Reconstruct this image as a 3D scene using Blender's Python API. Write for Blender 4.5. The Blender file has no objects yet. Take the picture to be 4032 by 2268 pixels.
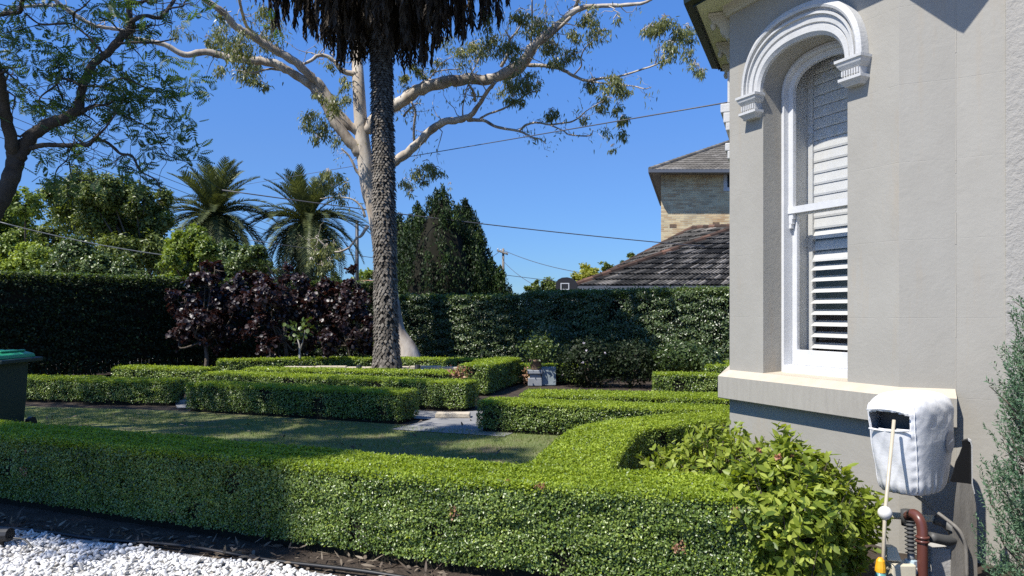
import bpy, bmesh, math, random
import numpy as np
from mathutils import Vector, Matrix

# ------------------------------------------------------------------ camera, sky, sun, exposure
SC = bpy.context.scene
F, HZ, EYE = 760.0, 312.0, 1.6          # focal length and horizon row at 1024 px wide, eye height
cam_data = bpy.data.cameras.new('camera')
cam_data.sensor_width = 36.0
cam_data.lens = 36.0 * F / 1024.0
cam_data.shift_y = (HZ - 288.0) / 1024.0
cam_data.clip_start = 0.05
cam_data.clip_end = 2000
cam = bpy.data.objects.new('camera', cam_data)
SC.collection.objects.link(cam)
cam.location = (0, 0, EYE)
cam.rotation_euler = (math.radians(90), 0, 0)
SC.camera = cam

SUN_EL, SUN_PHI = math.radians(54), math.radians(52)
TO_SUN = Vector((-math.sin(SUN_PHI) * math.cos(SUN_EL), -math.cos(SUN_PHI) * math.cos(SUN_EL), math.sin(SUN_EL)))
world = bpy.data.worlds.new('World')
SC.world = world
world.use_nodes = True
wn = world.node_tree
sky = wn.nodes.new('ShaderNodeTexSky')
sky.sky_type = 'NISHITA'
sky.sun_disc = False
sky.sun_elevation = SUN_EL
sky.sun_rotation = math.atan2(TO_SUN.x, TO_SUN.y)
sky.air_density = 1.0
sky.dust_density = 0.0
sky.ozone_density = 4.5
bg = wn.nodes['Background']
bg.inputs['Strength'].default_value = 0.138
# clear summer air: the milky rim near the horizon toned towards the photograph's azure, the same all the way round
tcw = wn.nodes.new('ShaderNodeTexCoord')
sepw = wn.nodes.new('ShaderNodeSeparateXYZ')
wn.links.new(tcw.outputs['Generated'], sepw.inputs[0])
rw = wn.nodes.new('ShaderNodeValToRGB')
for p_, c_ in ((0.2, (.38, .52, .75)), (0.31, (.41, .62, .92)), (0.42, (.44, .69, 1.0))):
    e_ = rw.color_ramp.elements.new(p_)
    e_.color = (*c_, 1)
rw.color_ramp.elements[0].position = 0.04
rw.color_ramp.elements[0].color = (.25, .39, .62, 1)
rw.color_ramp.elements[-1].color = (.47, .72, 1.0, 1)
wn.links.new(sepw.outputs['Z'], rw.inputs[0])
tint = wn.nodes.new('ShaderNodeMixRGB')
tint.blend_type = 'MULTIPLY'
tint.inputs[0].default_value = 1.0
wn.links.new(sky.outputs[0], tint.inputs[1])
wn.links.new(rw.outputs[0], tint.inputs[2])
wn.links.new(tint.outputs[0], bg.inputs[0])
sun_data = bpy.data.lights.new('sun', 'SUN')
sun_data.energy = 5.0
sun_data.angle = math.radians(0.53)
sun_data.color = (1.0, 0.955, 0.88)
sun = bpy.data.objects.new('sun', sun_data)
SC.collection.objects.link(sun)
sun.rotation_euler = TO_SUN.to_track_quat('Z', 'Y').to_euler()
SC.view_settings.view_transform = 'Standard'
SC.view_settings.look = 'None'
SC.view_settings.gamma = 1
SC.view_settings.exposure = 0.55
SC.view_settings.use_curve_mapping = False
SC.cycles.use_denoising = False
SC.cycles.use_adaptive_sampling = False
SC.cycles.sample_clamp_indirect = 4.0
SC.cycles.max_bounces = 6
SC.cycles.diffuse_bounces = 3
SC.cycles.glossy_bounces = 2
SC.cycles.transmission_bounces = 3
SC.cycles.transparent_max_bounces = 8

RNG = np.random.default_rng(7)
random.seed(7)


def at(px, py, z=0.0):
    """the point of height z that lies in the direction of a picture point (1024 px frame)"""
    Y = (EYE - z) * F / (py - HZ)
    return np.array([(px - 512) / F * Y, Y, z])


def atY(px, py, Y):
    return np.array([(px - 512) / F * Y, Y, EYE + (HZ - py) / F * Y])


# ------------------------------------------------------------------ materials
def new_mat(name):
    m = bpy.data.materials.new(name)
    m.use_nodes = True
    nt = m.node_tree
    return m, nt, nt.nodes['Principled BSDF'], nt.nodes['Material Output']


def N(nt, kind, **kw):
    n = nt.nodes.new(kind)
    for k, v in kw.items():
        if k.startswith('i_'):
            n.inputs[k[2:].replace('_', ' ')].default_value = v
        else:
            setattr(n, k, v)
    return n


def ramp(nt, src, stops):
    r = nt.nodes.new('ShaderNodeValToRGB')
    els = r.color_ramp.elements
    while len(els) < len(stops):
        els.new(0.5)
    for e, (p, c) in zip(els, stops):
        e.position = p
        e.color = (*c, 1)
    nt.links.new(src, r.inputs[0])
    return r.outputs[0]


def surf_mat(name, cols, scale=8, rough=0.7, bump=0.3, bscale=60, bdist=0.01, metallic=0, detail=6, stretch=None, spec=0.3):
    """noise-mottled surface with fine relief"""
    m, nt, b, out = new_mat(name)
    tc = N(nt, 'ShaderNodeTexCoord')
    src = tc.outputs['Object']
    if stretch:
        mp = N(nt, 'ShaderNodeMapping')
        mp.inputs['Scale'].default_value = stretch
        nt.links.new(src, mp.inputs[0])
        src = mp.outputs[0]
    no = N(nt, 'ShaderNodeTexNoise', i_Scale=scale, i_Detail=detail, i_Roughness=0.6)
    nt.links.new(src, no.inputs['Vector'])
    k = len(cols)
    stops = [(0.3 + 0.4 * i / max(1, k - 1), c) for i, c in enumerate(cols)]
    nt.links.new(ramp(nt, no.outputs['Fac'], stops), b.inputs['Base Color'])
    b.inputs['Roughness'].default_value = rough
    b.inputs['Metallic'].default_value = metallic
    b.inputs['Specular IOR Level'].default_value = spec
    if bump:
        n2 = N(nt, 'ShaderNodeTexNoise', i_Scale=bscale, i_Detail=5)
        nt.links.new(src, n2.inputs['Vector'])
        bp = N(nt, 'ShaderNodeBump', i_Strength=bump, i_Distance=bdist)
        nt.links.new(n2.outputs['Fac'], bp.inputs['Height'])
        nt.links.new(bp.outputs[0], b.inputs['Normal'])
    return m


def leaf_mat(name, cols, rough=0.38, trans=0.3, tcol=None, clump=1.2, spec=0.5):
    """leaves: each its own shade, patches of lighter and darker growth, light passing through"""
    m, nt, b, out = new_mat(name)
    geo = N(nt, 'ShaderNodeNewGeometry')
    tc = N(nt, 'ShaderNodeTexCoord')
    no = N(nt, 'ShaderNodeTexNoise', i_Scale=clump, i_Detail=3)
    nt.links.new(tc.outputs['Object'], no.inputs['Vector'])
    mx = N(nt, 'ShaderNodeMath', operation='MULTIPLY_ADD')
    mx.inputs[1].default_value = 0.62
    nt.links.new(geo.outputs['Random Per Island'], mx.inputs[0])
    m2 = N(nt, 'ShaderNodeMath', operation='MULTIPLY_ADD')
    m2.inputs[1].default_value = 0.9
    m2.inputs[2].default_value = -0.26
    nt.links.new(no.outputs['Fac'], m2.inputs[0])
    nt.links.new(m2.outputs[0], mx.inputs[2])
    k = len(cols)
    col = ramp(nt, mx.outputs[0], [(i / (k - 1), c) for i, c in enumerate(cols)])
    nt.links.new(col, b.inputs['Base Color'])
    b.inputs['Roughness'].default_value = rough
    b.inputs['Specular IOR Level'].default_value = spec
    tr = N(nt, 'ShaderNodeBsdfTranslucent')
    if tcol is None:
        mul = N(nt, 'ShaderNodeMixRGB', blend_type='MULTIPLY')
        mul.inputs[0].default_value = 1
        mul.inputs[2].default_value = (1.5, 1.45, 0.55, 1)
        nt.links.new(col, mul.inputs[1])
        nt.links.new(mul.outputs[0], tr.inputs[0])
    else:
        tr.inputs[0].default_value = (*tcol, 1)
    mix = N(nt, 'ShaderNodeMixShader')
    mix.inputs[0].default_value = trans
    nt.links.new(b.outputs[0], mix.inputs[1])
    nt.links.new(tr.outputs[0], mix.inputs[2])
    nt.links.new(mix.outputs[0], out.inputs['Surface'])
    return m


def plain(name, col, rough=0.5, metallic=0.0, spec=0.5):
    return surf_mat(name, [tuple(c * 0.88 for c in col), col], scale=14, rough=rough, bump=0.08, bscale=120, bdist=0.004, metallic=metallic, spec=spec)


def stucco_mat(name, c0, c1, rough_b, brick_w, brick_h, stain=True):
    m, nt, b, out = new_mat(name)
    tc = N(nt, 'ShaderNodeTexCoord')
    n1 = N(nt, 'ShaderNodeTexNoise', i_Scale=1.6, i_Detail=7, i_Roughness=0.62)
    nt.links.new(tc.outputs['Object'], n1.inputs['Vector'])
    col = ramp(nt, n1.outputs['Fac'], [(0.32, c0), (0.68, c1)])
    # faint warm rust-like weather marks running down
    mp = N(nt, 'ShaderNodeMapping')
    mp.inputs['Scale'].default_value = (5.0, 5.0, 0.7)
    nt.links.new(tc.outputs['Object'], mp.inputs[0])
    n2 = N(nt, 'ShaderNodeTexNoise', i_Scale=1.0, i_Detail=5, i_Roughness=0.7)
    nt.links.new(mp.outputs[0], n2.inputs['Vector'])
    st = ramp(nt, n2.outputs['Fac'], [(0.55, (0, 0, 0)), (0.78, (1, 1, 1))])
    mixc = N(nt, 'ShaderNodeMixRGB', blend_type='MULTIPLY')
    mixc.inputs[2].default_value = (1.03, 0.92, 0.8, 1)
    sm = N(nt, 'ShaderNodeMath', operation='MULTIPLY')
    sm.inputs[1].default_value = 0.8 if stain else 0.25
    nt.links.new(st, sm.inputs[0])
    nt.links.new(sm.outputs[0], mixc.inputs[0])
    nt.links.new(col, mixc.inputs[1])
    nt.links.new(mixc.outputs[0], b.inputs['Base Color'])
    b.inputs['Roughness'].default_value = 0.75
    b.inputs['Specular IOR Level'].default_value = 0.25
    # trowel relief + ruled joints
    n3 = N(nt, 'ShaderNodeTexNoise', i_Scale=34, i_Detail=6, i_Roughness=0.65)
    nt.links.new(tc.outputs['Object'], n3.inputs['Vector'])
    n4 = N(nt, 'ShaderNodeTexNoise', i_Scale=7, i_Detail=3, i_Distortion=1.5)
    nt.links.new(tc.outputs['Object'], n4.inputs['Vector'])
    ad = N(nt, 'ShaderNodeMath', operation='ADD')
    nt.links.new(n3.outputs['Fac'], ad.inputs[0])
    nt.links.new(n4.outputs['Fac'], ad.inputs[1])
    bp = N(nt, 'ShaderNodeBump', i_Strength=rough_b, i_Distance=0.012)
    nt.links.new(ad.outputs[0], bp.inputs['Height'])
    sep = N(nt, 'ShaderNodeSeparateXYZ')
    nt.links.new(tc.outputs['Object'], sep.inputs[0])
    cmb = N(nt, 'ShaderNodeCombineXYZ')
    nt.links.new(sep.outputs['X'], cmb.inputs['X'])
    nt.links.new(sep.outputs['Z'], cmb.inputs['Y'])
    bk = N(nt, 'ShaderNodeTexBrick', i_Scale=1.0)
    bk.inputs['Mortar Size'].default_value = 0.003
    bk.inputs['Mortar Smooth'].default_value = 0.6
    bk.inputs['Brick Width'].default_value = brick_w
    bk.inputs['Row Height'].default_value = brick_h
    nt.links.new(cmb.outputs[0], bk.inputs['Vector'])
    gate = N(nt, 'ShaderNodeMath', operation='MULTIPLY')
    nt.links.new(bk.outputs['Fac'], gate.inputs[0])
    nt.links.new(ramp(nt, n2.outputs['Fac'], [(0.42, (0, 0, 0)), (0.6, (1, 1, 1))]), gate.inputs[1])
    b2 = N(nt, 'ShaderNodeBump', i_Strength=0.3, i_Distance=0.006, invert=True)
    nt.links.new(gate.outputs[0], b2.inputs['Height'])
    nt.links.new(bp.outputs[0], b2.inputs['Normal'])
    nt.links.new(b2.outputs[0], b.inputs['Normal'])
    return m


M = {}
M['stucco'] = stucco_mat('stucco', (0.30, 0.285, 0.25), (0.345, 0.33, 0.292), 0.16, 1.9, 0.52)
M['stucco_rough'] = stucco_mat('stucco_rough', (0.305, 0.29, 0.26), (0.35, 0.335, 0.305), 0.75, 1.2, 0.52, False)
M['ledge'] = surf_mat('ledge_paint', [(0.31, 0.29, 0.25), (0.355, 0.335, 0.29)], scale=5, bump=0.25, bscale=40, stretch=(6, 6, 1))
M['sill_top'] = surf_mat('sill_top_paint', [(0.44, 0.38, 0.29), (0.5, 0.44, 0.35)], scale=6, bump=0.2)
M['white'] = surf_mat('white_gloss_paint', [(0.53, 0.535, 0.54), (0.6, 0.605, 0.61)], scale=9, rough=0.45, bump=0.2, bscale=45, bdist=0.006)
M['mould'] = surf_mat('moulding_paint', [(0.46, 0.46, 0.45), (0.53, 0.53, 0.52)], scale=9, rough=0.6, bump=0.3, bscale=45, bdist=0.008)
M['slat'] = surf_mat('shutter_paint', [(0.48, 0.48, 0.46), (0.54, 0.54, 0.52)], scale=9, rough=0.5, bump=0.1)
M['soffit'] = surf_mat('soffit_paint', [(0.5, 0.5, 0.3), (0.56, 0.56, 0.36)], scale=5, bump=0.15)
M['bracket'] = surf_mat('bracket_paint', [(0.4, 0.38, 0.3), (0.46, 0.43, 0.35)], scale=8, bump=0.2)
M['gutter'] = plain('gutter_dark_green', (0.012, 0.018, 0.012), 0.35)
M['roof_iron'] = plain('roof_iron', (0.1, 0.1, 0.1), 0.6)
M['dark_room'] = plain('room_lining', (0.12, 0.12, 0.12), 0.9)

m, nt, b, out = new_mat('window_glass')
tp = N(nt, 'ShaderNodeBsdfTransparent')
gl = N(nt, 'ShaderNodeBsdfGlossy', i_Roughness=0.01)
lw = N(nt, 'ShaderNodeLayerWeight', i_Blend=0.5)
pw = N(nt, 'ShaderNodeMath', operation='POWER')
pw.inputs[1].default_value = 4.0
nt.links.new(lw.outputs['Facing'], pw.inputs[0])
ma = N(nt, 'ShaderNodeMath', operation='MULTIPLY_ADD')
ma.inputs[1].default_value = 0.7
ma.inputs[2].default_value = 0.05
nt.links.new(pw.outputs[0], ma.inputs[0])
mx = N(nt, 'ShaderNodeMixShader')
nt.links.new(ma.outputs[0], mx.inputs[0])
nt.links.new(tp.outputs[0], mx.inputs[1])
nt.links.new(gl.outputs[0], mx.inputs[2])
nt.links.new(mx.outputs[0], out.inputs['Surface'])
M['glass'] = m

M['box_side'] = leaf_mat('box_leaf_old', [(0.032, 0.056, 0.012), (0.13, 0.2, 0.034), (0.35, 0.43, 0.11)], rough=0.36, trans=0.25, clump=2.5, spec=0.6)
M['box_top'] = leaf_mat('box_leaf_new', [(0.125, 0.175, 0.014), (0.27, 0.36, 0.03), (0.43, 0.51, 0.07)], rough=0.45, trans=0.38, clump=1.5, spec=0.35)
M['box_core'] = surf_mat('hedge_twigs', [(0.006, 0.007, 0.003), (0.016, 0.014, 0.008)], scale=40, rough=0.95, bump=0.6)  # near-black filler colour for the light-blocking cores
M['hedge_side'] = leaf_mat('hedge_leaf_old', [(0.012, 0.026, 0.008), (0.06, 0.095, 0.03), (0.2, 0.26, 0.1)], rough=0.36, trans=0.15, clump=1.3, spec=0.6)
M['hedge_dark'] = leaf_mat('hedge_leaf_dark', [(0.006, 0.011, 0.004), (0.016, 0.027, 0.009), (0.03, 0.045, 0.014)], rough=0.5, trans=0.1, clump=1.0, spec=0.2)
M['hedge_top'] = leaf_mat('hedge_leaf_new', [(0.05, 0.09, 0.015), (0.1, 0.15, 0.03), (0.15, 0.2, 0.05)], rough=0.4, trans=0.3, clump=1.0)
M['shrub'] = leaf_mat('shrub_leaf', [(0.09, 0.135, 0.018), (0.22, 0.28, 0.036), (0.42, 0.47, 0.09)], rough=0.42, trans=0.4, clump=3.0, spec=0.3)
M['purple'] = leaf_mat('purple_leaf', [(0.008, 0.006, 0.007), (0.02, 0.012, 0.013), (0.06, 0.03, 0.027)], rough=0.42, trans=0.12, tcol=(0.14, 0.045, 0.03), clump=0.9, spec=0.5)
M['gum_leaf'] = leaf_mat('gum_leaf', [(0.065, 0.085, 0.03), (0.17, 0.19, 0.07), (0.36, 0.36, 0.12)], rough=0.4, trans=0.3, clump=0.5)
M['jac_leaf'] = leaf_mat('feathery_leaf', [(0.03, 0.065, 0.025), (0.065, 0.12, 0.04), (0.14, 0.22, 0.05)], rough=0.45, trans=0.42, clump=0.6)
M['tree_a'] = leaf_mat('tree_leaf_olive', [(0.035, 0.06, 0.014), (0.12, 0.16, 0.036), (0.30, 0.35, 0.09)], rough=0.45, trans=0.35, clump=0.45)
M['tree_b'] = leaf_mat('tree_leaf_bright', [(0.05, 0.085, 0.012), (0.16, 0.22, 0.032), (0.34, 0.42, 0.09)], rough=0.42, trans=0.35, clump=0.5)
M['tree_c'] = leaf_mat('tree_leaf_deep', [(0.025, 0.045, 0.012), (0.075, 0.115, 0.028), (0.17, 0.22, 0.06)], rough=0.38, trans=0.22, clump=0.5)
M['yellow_tree'] = leaf_mat('tree_leaf_yellow', [(0.16, 0.18, 0.02), (0.3, 0.31, 0.04), (0.42, 0.4, 0.07)], rough=0.5, trans=0.3)
M['conifer'] = leaf_mat('conifer_leaf', [(0.006, 0.014, 0.004), (0.016, 0.035, 0.008), (0.08, 0.13, 0.024)], rough=0.55, trans=0.12, clump=0.9, spec=0.3)
M['juniper'] = leaf_mat('juniper_leaf', [(0.04, 0.085, 0.04), (0.08, 0.15, 0.08), (0.15, 0.22, 0.13)], rough=0.55, trans=0.15, clump=4, spec=0.3)
M['frond'] = leaf_mat('frond_green', [(0.022, 0.03, 0.01), (0.09, 0.11, 0.04), (0.27, 0.3, 0.125)], rough=0.5, trans=0.15, clump=0.4, spec=0.3)
M['dead_frond'] = leaf_mat('frond_dead', [(0.014, 0.01, 0.007), (0.035, 0.027, 0.02), (0.13, 0.11, 0.09)], rough=0.8, trans=0.08, clump=1.6, spec=0.15, tcol=(0.1, 0.07, 0.04))
M['grass'] = leaf_mat('grass_blade', [(0.08, 0.13, 0.028), (0.16, 0.22, 0.05), (0.3, 0.33, 0.11)], rough=0.5, trans=0.3, clump=1.0)
M['gum_bark'] = surf_mat('gum_bark', [(0.19, 0.145, 0.11), (0.42, 0.36, 0.29), (0.58, 0.53, 0.46)], scale=2.6, rough=0.7, bump=0.4, bscale=9, bdist=0.03, stretch=(1, 1, 0.35))
M['jac_bark'] = surf_mat('dark_bark', [(0.035, 0.03, 0.024), (0.08, 0.068, 0.055)], scale=6, rough=0.9, bump=0.7, bscale=30, bdist=0.03)
M['bark'] = surf_mat('tree_bark', [(0.07, 0.055, 0.04), (0.14, 0.115, 0.09)], scale=5, rough=0.9, bump=0.6, bscale=20, bdist=0.03)
M['pale_bark'] = surf_mat('pale_bark', [(0.3, 0.28, 0.24), (0.42, 0.4, 0.35)], scale=8, rough=0.8)
M['palm_scale'] = leaf_mat('palm_leaf_base', [(0.06, 0.051, 0.041), (0.125, 0.11, 0.09), (0.24, 0.215, 0.18)], rough=0.85, trans=0.0, clump=1.2, spec=0.15)
M['palm_core'] = surf_mat('palm_core', [(0.018, 0.014, 0.011), (0.035, 0.028, 0.022)], scale=20, rough=0.95)
M['soil'] = surf_mat('soil', [(0.035, 0.026, 0.019), (0.075, 0.057, 0.042)], scale=7, rough=0.95, bump=0.9, bscale=45, bdist=0.03)
M['tan_soil'] = surf_mat('tan_soil', [(0.28, 0.23, 0.15), (0.45, 0.38, 0.27)], scale=3, rough=0.95, bump=0.8, bscale=25, bdist=0.04)
M['lawn_base'] = surf_mat('lawn_base', [(0.15, 0.12, 0.075), (0.15, 0.165, 0.06), (0.12, 0.15, 0.05)], scale=2.2, rough=0.95, bump=0.8, bscale=70, bdist=0.02)
M['path'] = surf_mat('path_concrete', [(0.18, 0.178, 0.172), (0.27, 0.265, 0.255)], scale=3, rough=0.85, bump=0.3, bscale=60)
M['drive'] = surf_mat('drive_concrete', [(0.36, 0.35, 0.33), (0.45, 0.44, 0.415)], scale=3, rough=0.9, bump=0.3, bscale=60)
M['stone'] = surf_mat('sandstone', [(0.4, 0.34, 0.25), (0.55, 0.48, 0.37)], scale=5, rough=0.9, bump=0.5, bscale=30, bdist=0.02)
M['concrete'] = surf_mat('concrete', [(0.34, 0.33, 0.31), (0.45, 0.44, 0.42)], scale=10, rough=0.9, bump=0.4, bscale=60)
M['pebble'] = leaf_mat('white_pebble', [(0.42, 0.39, 0.34), (0.66, 0.64, 0.6), (0.78, 0.77, 0.75)], rough=0.6, trans=0.0, clump=3, spec=0.3)
M['pebble_bed'] = surf_mat('pebble_bed', [(0.2, 0.19, 0.17), (0.5, 0.49, 0.47)], scale=60, rough=0.95)
M['litter'] = leaf_mat('leaf_litter', [(0.05, 0.035, 0.025), (0.13, 0.1, 0.07), (0.3, 0.25, 0.18)], rough=0.8, trans=0.05, tcol=(0.1, 0.07, 0.04))
M['black'] = plain('black_plastic', (0.008, 0.008, 0.009), 0.5)
M['bin_body'] = plain('bin_dark_green', (0.012, 0.03, 0.022), 0.5)
M['bin_lid'] = plain('bin_lid_green', (0.03, 0.34, 0.14), 0.4)
M['fence'] = surf_mat('fence_timber', [(0.03, 0.026, 0.022), (0.055, 0.047, 0.04)], scale=12, rough=0.9)
M['tile'] = leaf_mat('roof_tile', [(0.01, 0.01, 0.009), (0.035, 0.033, 0.03), (0.12, 0.11, 0.095), (0.36, 0.325, 0.28)], rough=0.85, trans=0.0, clump=0.9, spec=0.2)
M['tile_red'] = leaf_mat('ridge_tile', [(0.03, 0.024, 0.02), (0.07, 0.045, 0.034), (0.2, 0.11, 0.075)], rough=0.85, trans=0.0, clump=0.8, spec=0.2)
M['tile_grey'] = leaf_mat('roof_tile_grey', [(0.11, 0.1, 0.085), (0.16, 0.145, 0.12), (0.26, 0.24, 0.21)], rough=0.85, trans=0.0, clump=0.4, spec=0.2)
M['terracotta'] = surf_mat('terracotta', [(0.3, 0.15, 0.1), (0.42, 0.23, 0.16)], scale=3, rough=0.9)
M['pole_wood'] = surf_mat('pole_timber', [(0.16, 0.14, 0.12), (0.26, 0.235, 0.2)], scale=8, rough=0.9)
M['pole_dark'] = plain('pole_dark', (0.045, 0.047, 0.05), 0.5)
M['cable'] = plain('cable_sheath', (0.09, 0.09, 0.1), 0.5)
M['grey_trim'] = plain('grey_trim', (0.12, 0.13, 0.15), 0.5)
M['board'] = plain('backboard', (0.025, 0.023, 0.024), 0.5)
M['urn'] = surf_mat('clay_pot', [(0.13, 0.085, 0.055), (0.22, 0.15, 0.1)], scale=8, rough=0.85)
M['blue_planter'] = surf_mat('slate_planter', [(0.2, 0.25, 0.27), (0.34, 0.39, 0.41)], scale=7, rough=0.7)
M['plinth'] = surf_mat('painted_plinth', [(0.22, 0.235, 0.25), (0.31, 0.325, 0.35)], scale=7, rough=0.8)
M['fabric'] = surf_mat('white_fabric', [(0.64, 0.64, 0.645), (0.71, 0.71, 0.715)], scale=5, rough=0.85, bump=0.3, bscale=11, bdist=0.02, spec=0.15)
M['badge'] = plain('grey_print', (0.36, 0.36, 0.37), 0.8)
M['pole_beige'] = plain('beige_tube', (0.5, 0.44, 0.33), 0.35)
M['ball'] = plain('white_plastic', (0.72, 0.7, 0.65), 0.35)
M['yellow'] = plain('yellow_plastic', (0.8, 0.4, 0.02), 0.4)
M['teal'] = plain('teal_plastic', (0.1, 0.28, 0.26), 0.4)
M['brown_pipe'] = plain('brown_pipe', (0.115, 0.04, 0.03), 0.32)
M['rubber'] = plain('grey_rubber', (0.07, 0.07, 0.068), 0.55)
M['conduit'] = plain('grey_conduit', (0.2, 0.21, 0.215), 0.5)
M['nut'] = plain('pale_blue_plastic', (0.42, 0.52, 0.56), 0.4)
M['cream'] = plain('cream_plastic', (0.62, 0.56, 0.42), 0.5)
M['shape_grey'] = surf_mat('streaked_grey', [(0.13, 0.12, 0.105), (0.24, 0.225, 0.2)], scale=4, rough=0.7, stretch=(5, 5, 0.8))
M['red_flower'] = leaf_mat('flower_faded', [(0.25, 0.08, 0.05), (0.4, 0.18, 0.1), (0.5, 0.3, 0.18)], rough=0.6, trans=0.2, tcol=(0.5, 0.2, 0.1))
M['white_petal'] = leaf_mat('petal_white', [(0.6, 0.5, 0.55), (0.75, 0.7, 0.72), (0.8, 0.78, 0.78)], rough=0.6, trans=0.2, tcol=(0.7, 0.6, 0.65))
M['copper'] = leaf_mat('copper_leaf', [(0.25, 0.1, 0.05), (0.4, 0.22, 0.12), (0.5, 0.34, 0.2)], rough=0.5, trans=0.25, tcol=(0.5, 0.25, 0.1))

# brick of the far flats (bricks about 3 px: surface pattern with joints in relief)
m, nt, b, out = new_mat('cream_brick')
tc = N(nt, 'ShaderNodeTexCoord')
sep = N(nt, 'ShaderNodeSeparateXYZ')
nt.links.new(tc.outputs['Object'], sep.inputs[0])
sm = N(nt, 'ShaderNodeMath', operation='ADD')
nt.links.new(sep.outputs['X'], sm.inputs[0])
nt.links.new(sep.outputs['Y'], sm.inputs[1])
cmb = N(nt, 'ShaderNodeCombineXYZ')
nt.links.new(sm.outputs[0], cmb.inputs['X'])
nt.links.new(sep.outputs['Z'], cmb.inputs['Y'])
bk = N(nt, 'ShaderNodeTexBrick', i_Scale=1.0)
bk.inputs['Brick Width'].default_value = 0.48
bk.inputs['Row Height'].default_value = 0.115
bk.inputs['Mortar Size'].default_value = 0.012
bk.inputs['Color1'].default_value = (0.62, 0.52, 0.32, 1)
bk.inputs['Color2'].default_value = (0.36, 0.24, 0.13, 1)
bk.inputs['Mortar'].default_value = (0.5, 0.45, 0.34, 1)
bk.inputs['Bias'].default_value = -0.25
nt.links.new(cmb.outputs[0], bk.inputs['Vector'])
nz = N(nt, 'ShaderNodeTexNoise', i_Scale=0.9, i_Detail=4)
nt.links.new(cmb.outputs[0], nz.inputs['Vector'])
mxx = N(nt, 'ShaderNodeMixRGB', blend_type='MULTIPLY')
mxx.inputs[0].default_value = 0.8
nt.links.new(bk.outputs['Color'], mxx.inputs[1])
nt.links.new(ramp(nt, nz.outputs['Fac'], [(0.35, (0.8, 0.78, 0.75)), (0.5, (1.15, 1.12, 1.05)), (0.68, (1.0, 0.8, 0.62))]), mxx.inputs[2])
nt.links.new(mxx.outputs[0], b.inputs['Base Color'])
bpn = N(nt, 'ShaderNodeBump', i_Strength=0.5, i_Distance=0.02, invert=True)
nt.links.new(bk.outputs['Fac'], bpn.inputs['Height'])
nt.links.new(bpn.outputs[0], b.inputs['Normal'])
b.inputs['Roughness'].default_value = 0.9
M['brick'] = m

# ------------------------------------------------------------------ object helpers
COL = SC.collection


def tag(o, label=None, cat=None, group=None, kind=None):
    for k, v in (('label', label), ('category', cat), ('group', group), ('kind', kind)):
        if v:
            o[k] = v
    return o


def root(name, loc, label, cat, group=None, kind=None):
    o = bpy.data.objects.new(name, None)
    o.empty_display_size = 0.2
    COL.objects.link(o)
    o.location = [float(v) for v in loc]
    return tag(o, label, cat, group, kind)


def link(name, me, parent=None, world=True):
    o = bpy.data.objects.new(name, me)
    COL.objects.link(o)
    if parent is not None:
        o.parent = parent
        if world:                                  # geometry given in scene coordinates
            p = parent
            T = Matrix.Identity(4)
            chain = []
            while p is not None:
                chain.append(p.matrix_basis.copy() if p.matrix_parent_inverse == Matrix.Identity(4) else p.matrix_parent_inverse @ p.matrix_basis)
                p = p.parent
            for c in reversed(chain):
                T = T @ c
            o.matrix_parent_inverse = T.inverted()
    return o


def mesh_np(name, V, faces_flat, nper, mats, midx=None, smooth=False):
    """faces_flat: (F,nper) array of one face size"""
    me = bpy.data.meshes.new(name)
    V = np.asarray(V, dtype=np.float32)
    Fc = np.asarray(faces_flat, dtype=np.int32)
    me.vertices.add(len(V))
    me.vertices.foreach_set('co', V.ravel())
    me.loops.add(Fc.size)
    me.loops.foreach_set('vertex_index', Fc.ravel())
    me.polygons.add(len(Fc))
    me.polygons.foreach_set('loop_start', np.arange(0, Fc.size, nper, dtype=np.int32))
    if midx is not None:
        me.polygons.foreach_set('material_index', np.asarray(midx, dtype=np.int32))
    if smooth:
        me.polygons.foreach_set('use_smooth', np.ones(len(Fc), dtype=bool))
    for mm in (mats if isinstance(mats, (list, tuple)) else [mats]):
        me.materials.append(mm)
    me.update()
    me.validate()
    return me


def unit(a):
    return a / np.maximum(np.linalg.norm(a, axis=-1, keepdims=True), 1e-9)


# leaf templates: x across, y along, z up; triangles
LEAF = (np.array([[0, 0, 0], [-.5, .5, .14], [0, 1, -.04], [.5, .5, .14]]), np.array([[0, 2, 1], [0, 3, 2]]))
LONG = (np.array([[0, 0, 0], [-.5, .3, .06], [.5, .3, .06], [-.36, .65, -.02], [.36, .65, -.02], [0, 1, -.14]]),
        np.array([[0, 2, 1], [1, 2, 4], [1, 4, 3], [3, 4, 5]]))
OVAL = (np.array([[0, 0, 0], [-.42, .28, .1], [-.42, .66, .08], [0, 1, -.06], [.42, .66, .08], [.42, .28, .1], [0, .5, 0]]),
        np.array([[0, 6, 1], [1, 6, 2], [2, 6, 3], [3, 6, 4], [4, 6, 5], [5, 6, 0]]))
BLADE = (np.array([[-.5, 0, 0], [.5, 0, 0], [0, 1, .15]]), np.array([[0, 1, 2]]))


def leaf_arrays(tmpl, P, nrm, axis, ln, wd):
    """place a template at every P; nrm = face normal, axis = growing direction (made perpendicular)"""
    tv, tf = tmpl
    n = unit(nrm)
    a = unit(axis - n * np.sum(axis * n, axis=1, keepdims=True))
    x = np.cross(a, n)
    ln = np.broadcast_to(np.asarray(ln, float), (len(P),))[:, None, None]
    wd = np.broadcast_to(np.asarray(wd, float), (len(P),))[:, None, None]
    V = P[:, None, :] + x[:, None, :] * tv[None, :, 0:1] * wd + a[:, None, :] * tv[None, :, 1:2] * ln + n[:, None, :] * tv[None, :, 2:3] * wd
    Fc = tf[None, :, :] + (np.arange(len(P)) * len(tv))[:, None, None]
    return V.reshape(-1, 3), Fc.reshape(-1, 3)


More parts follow.
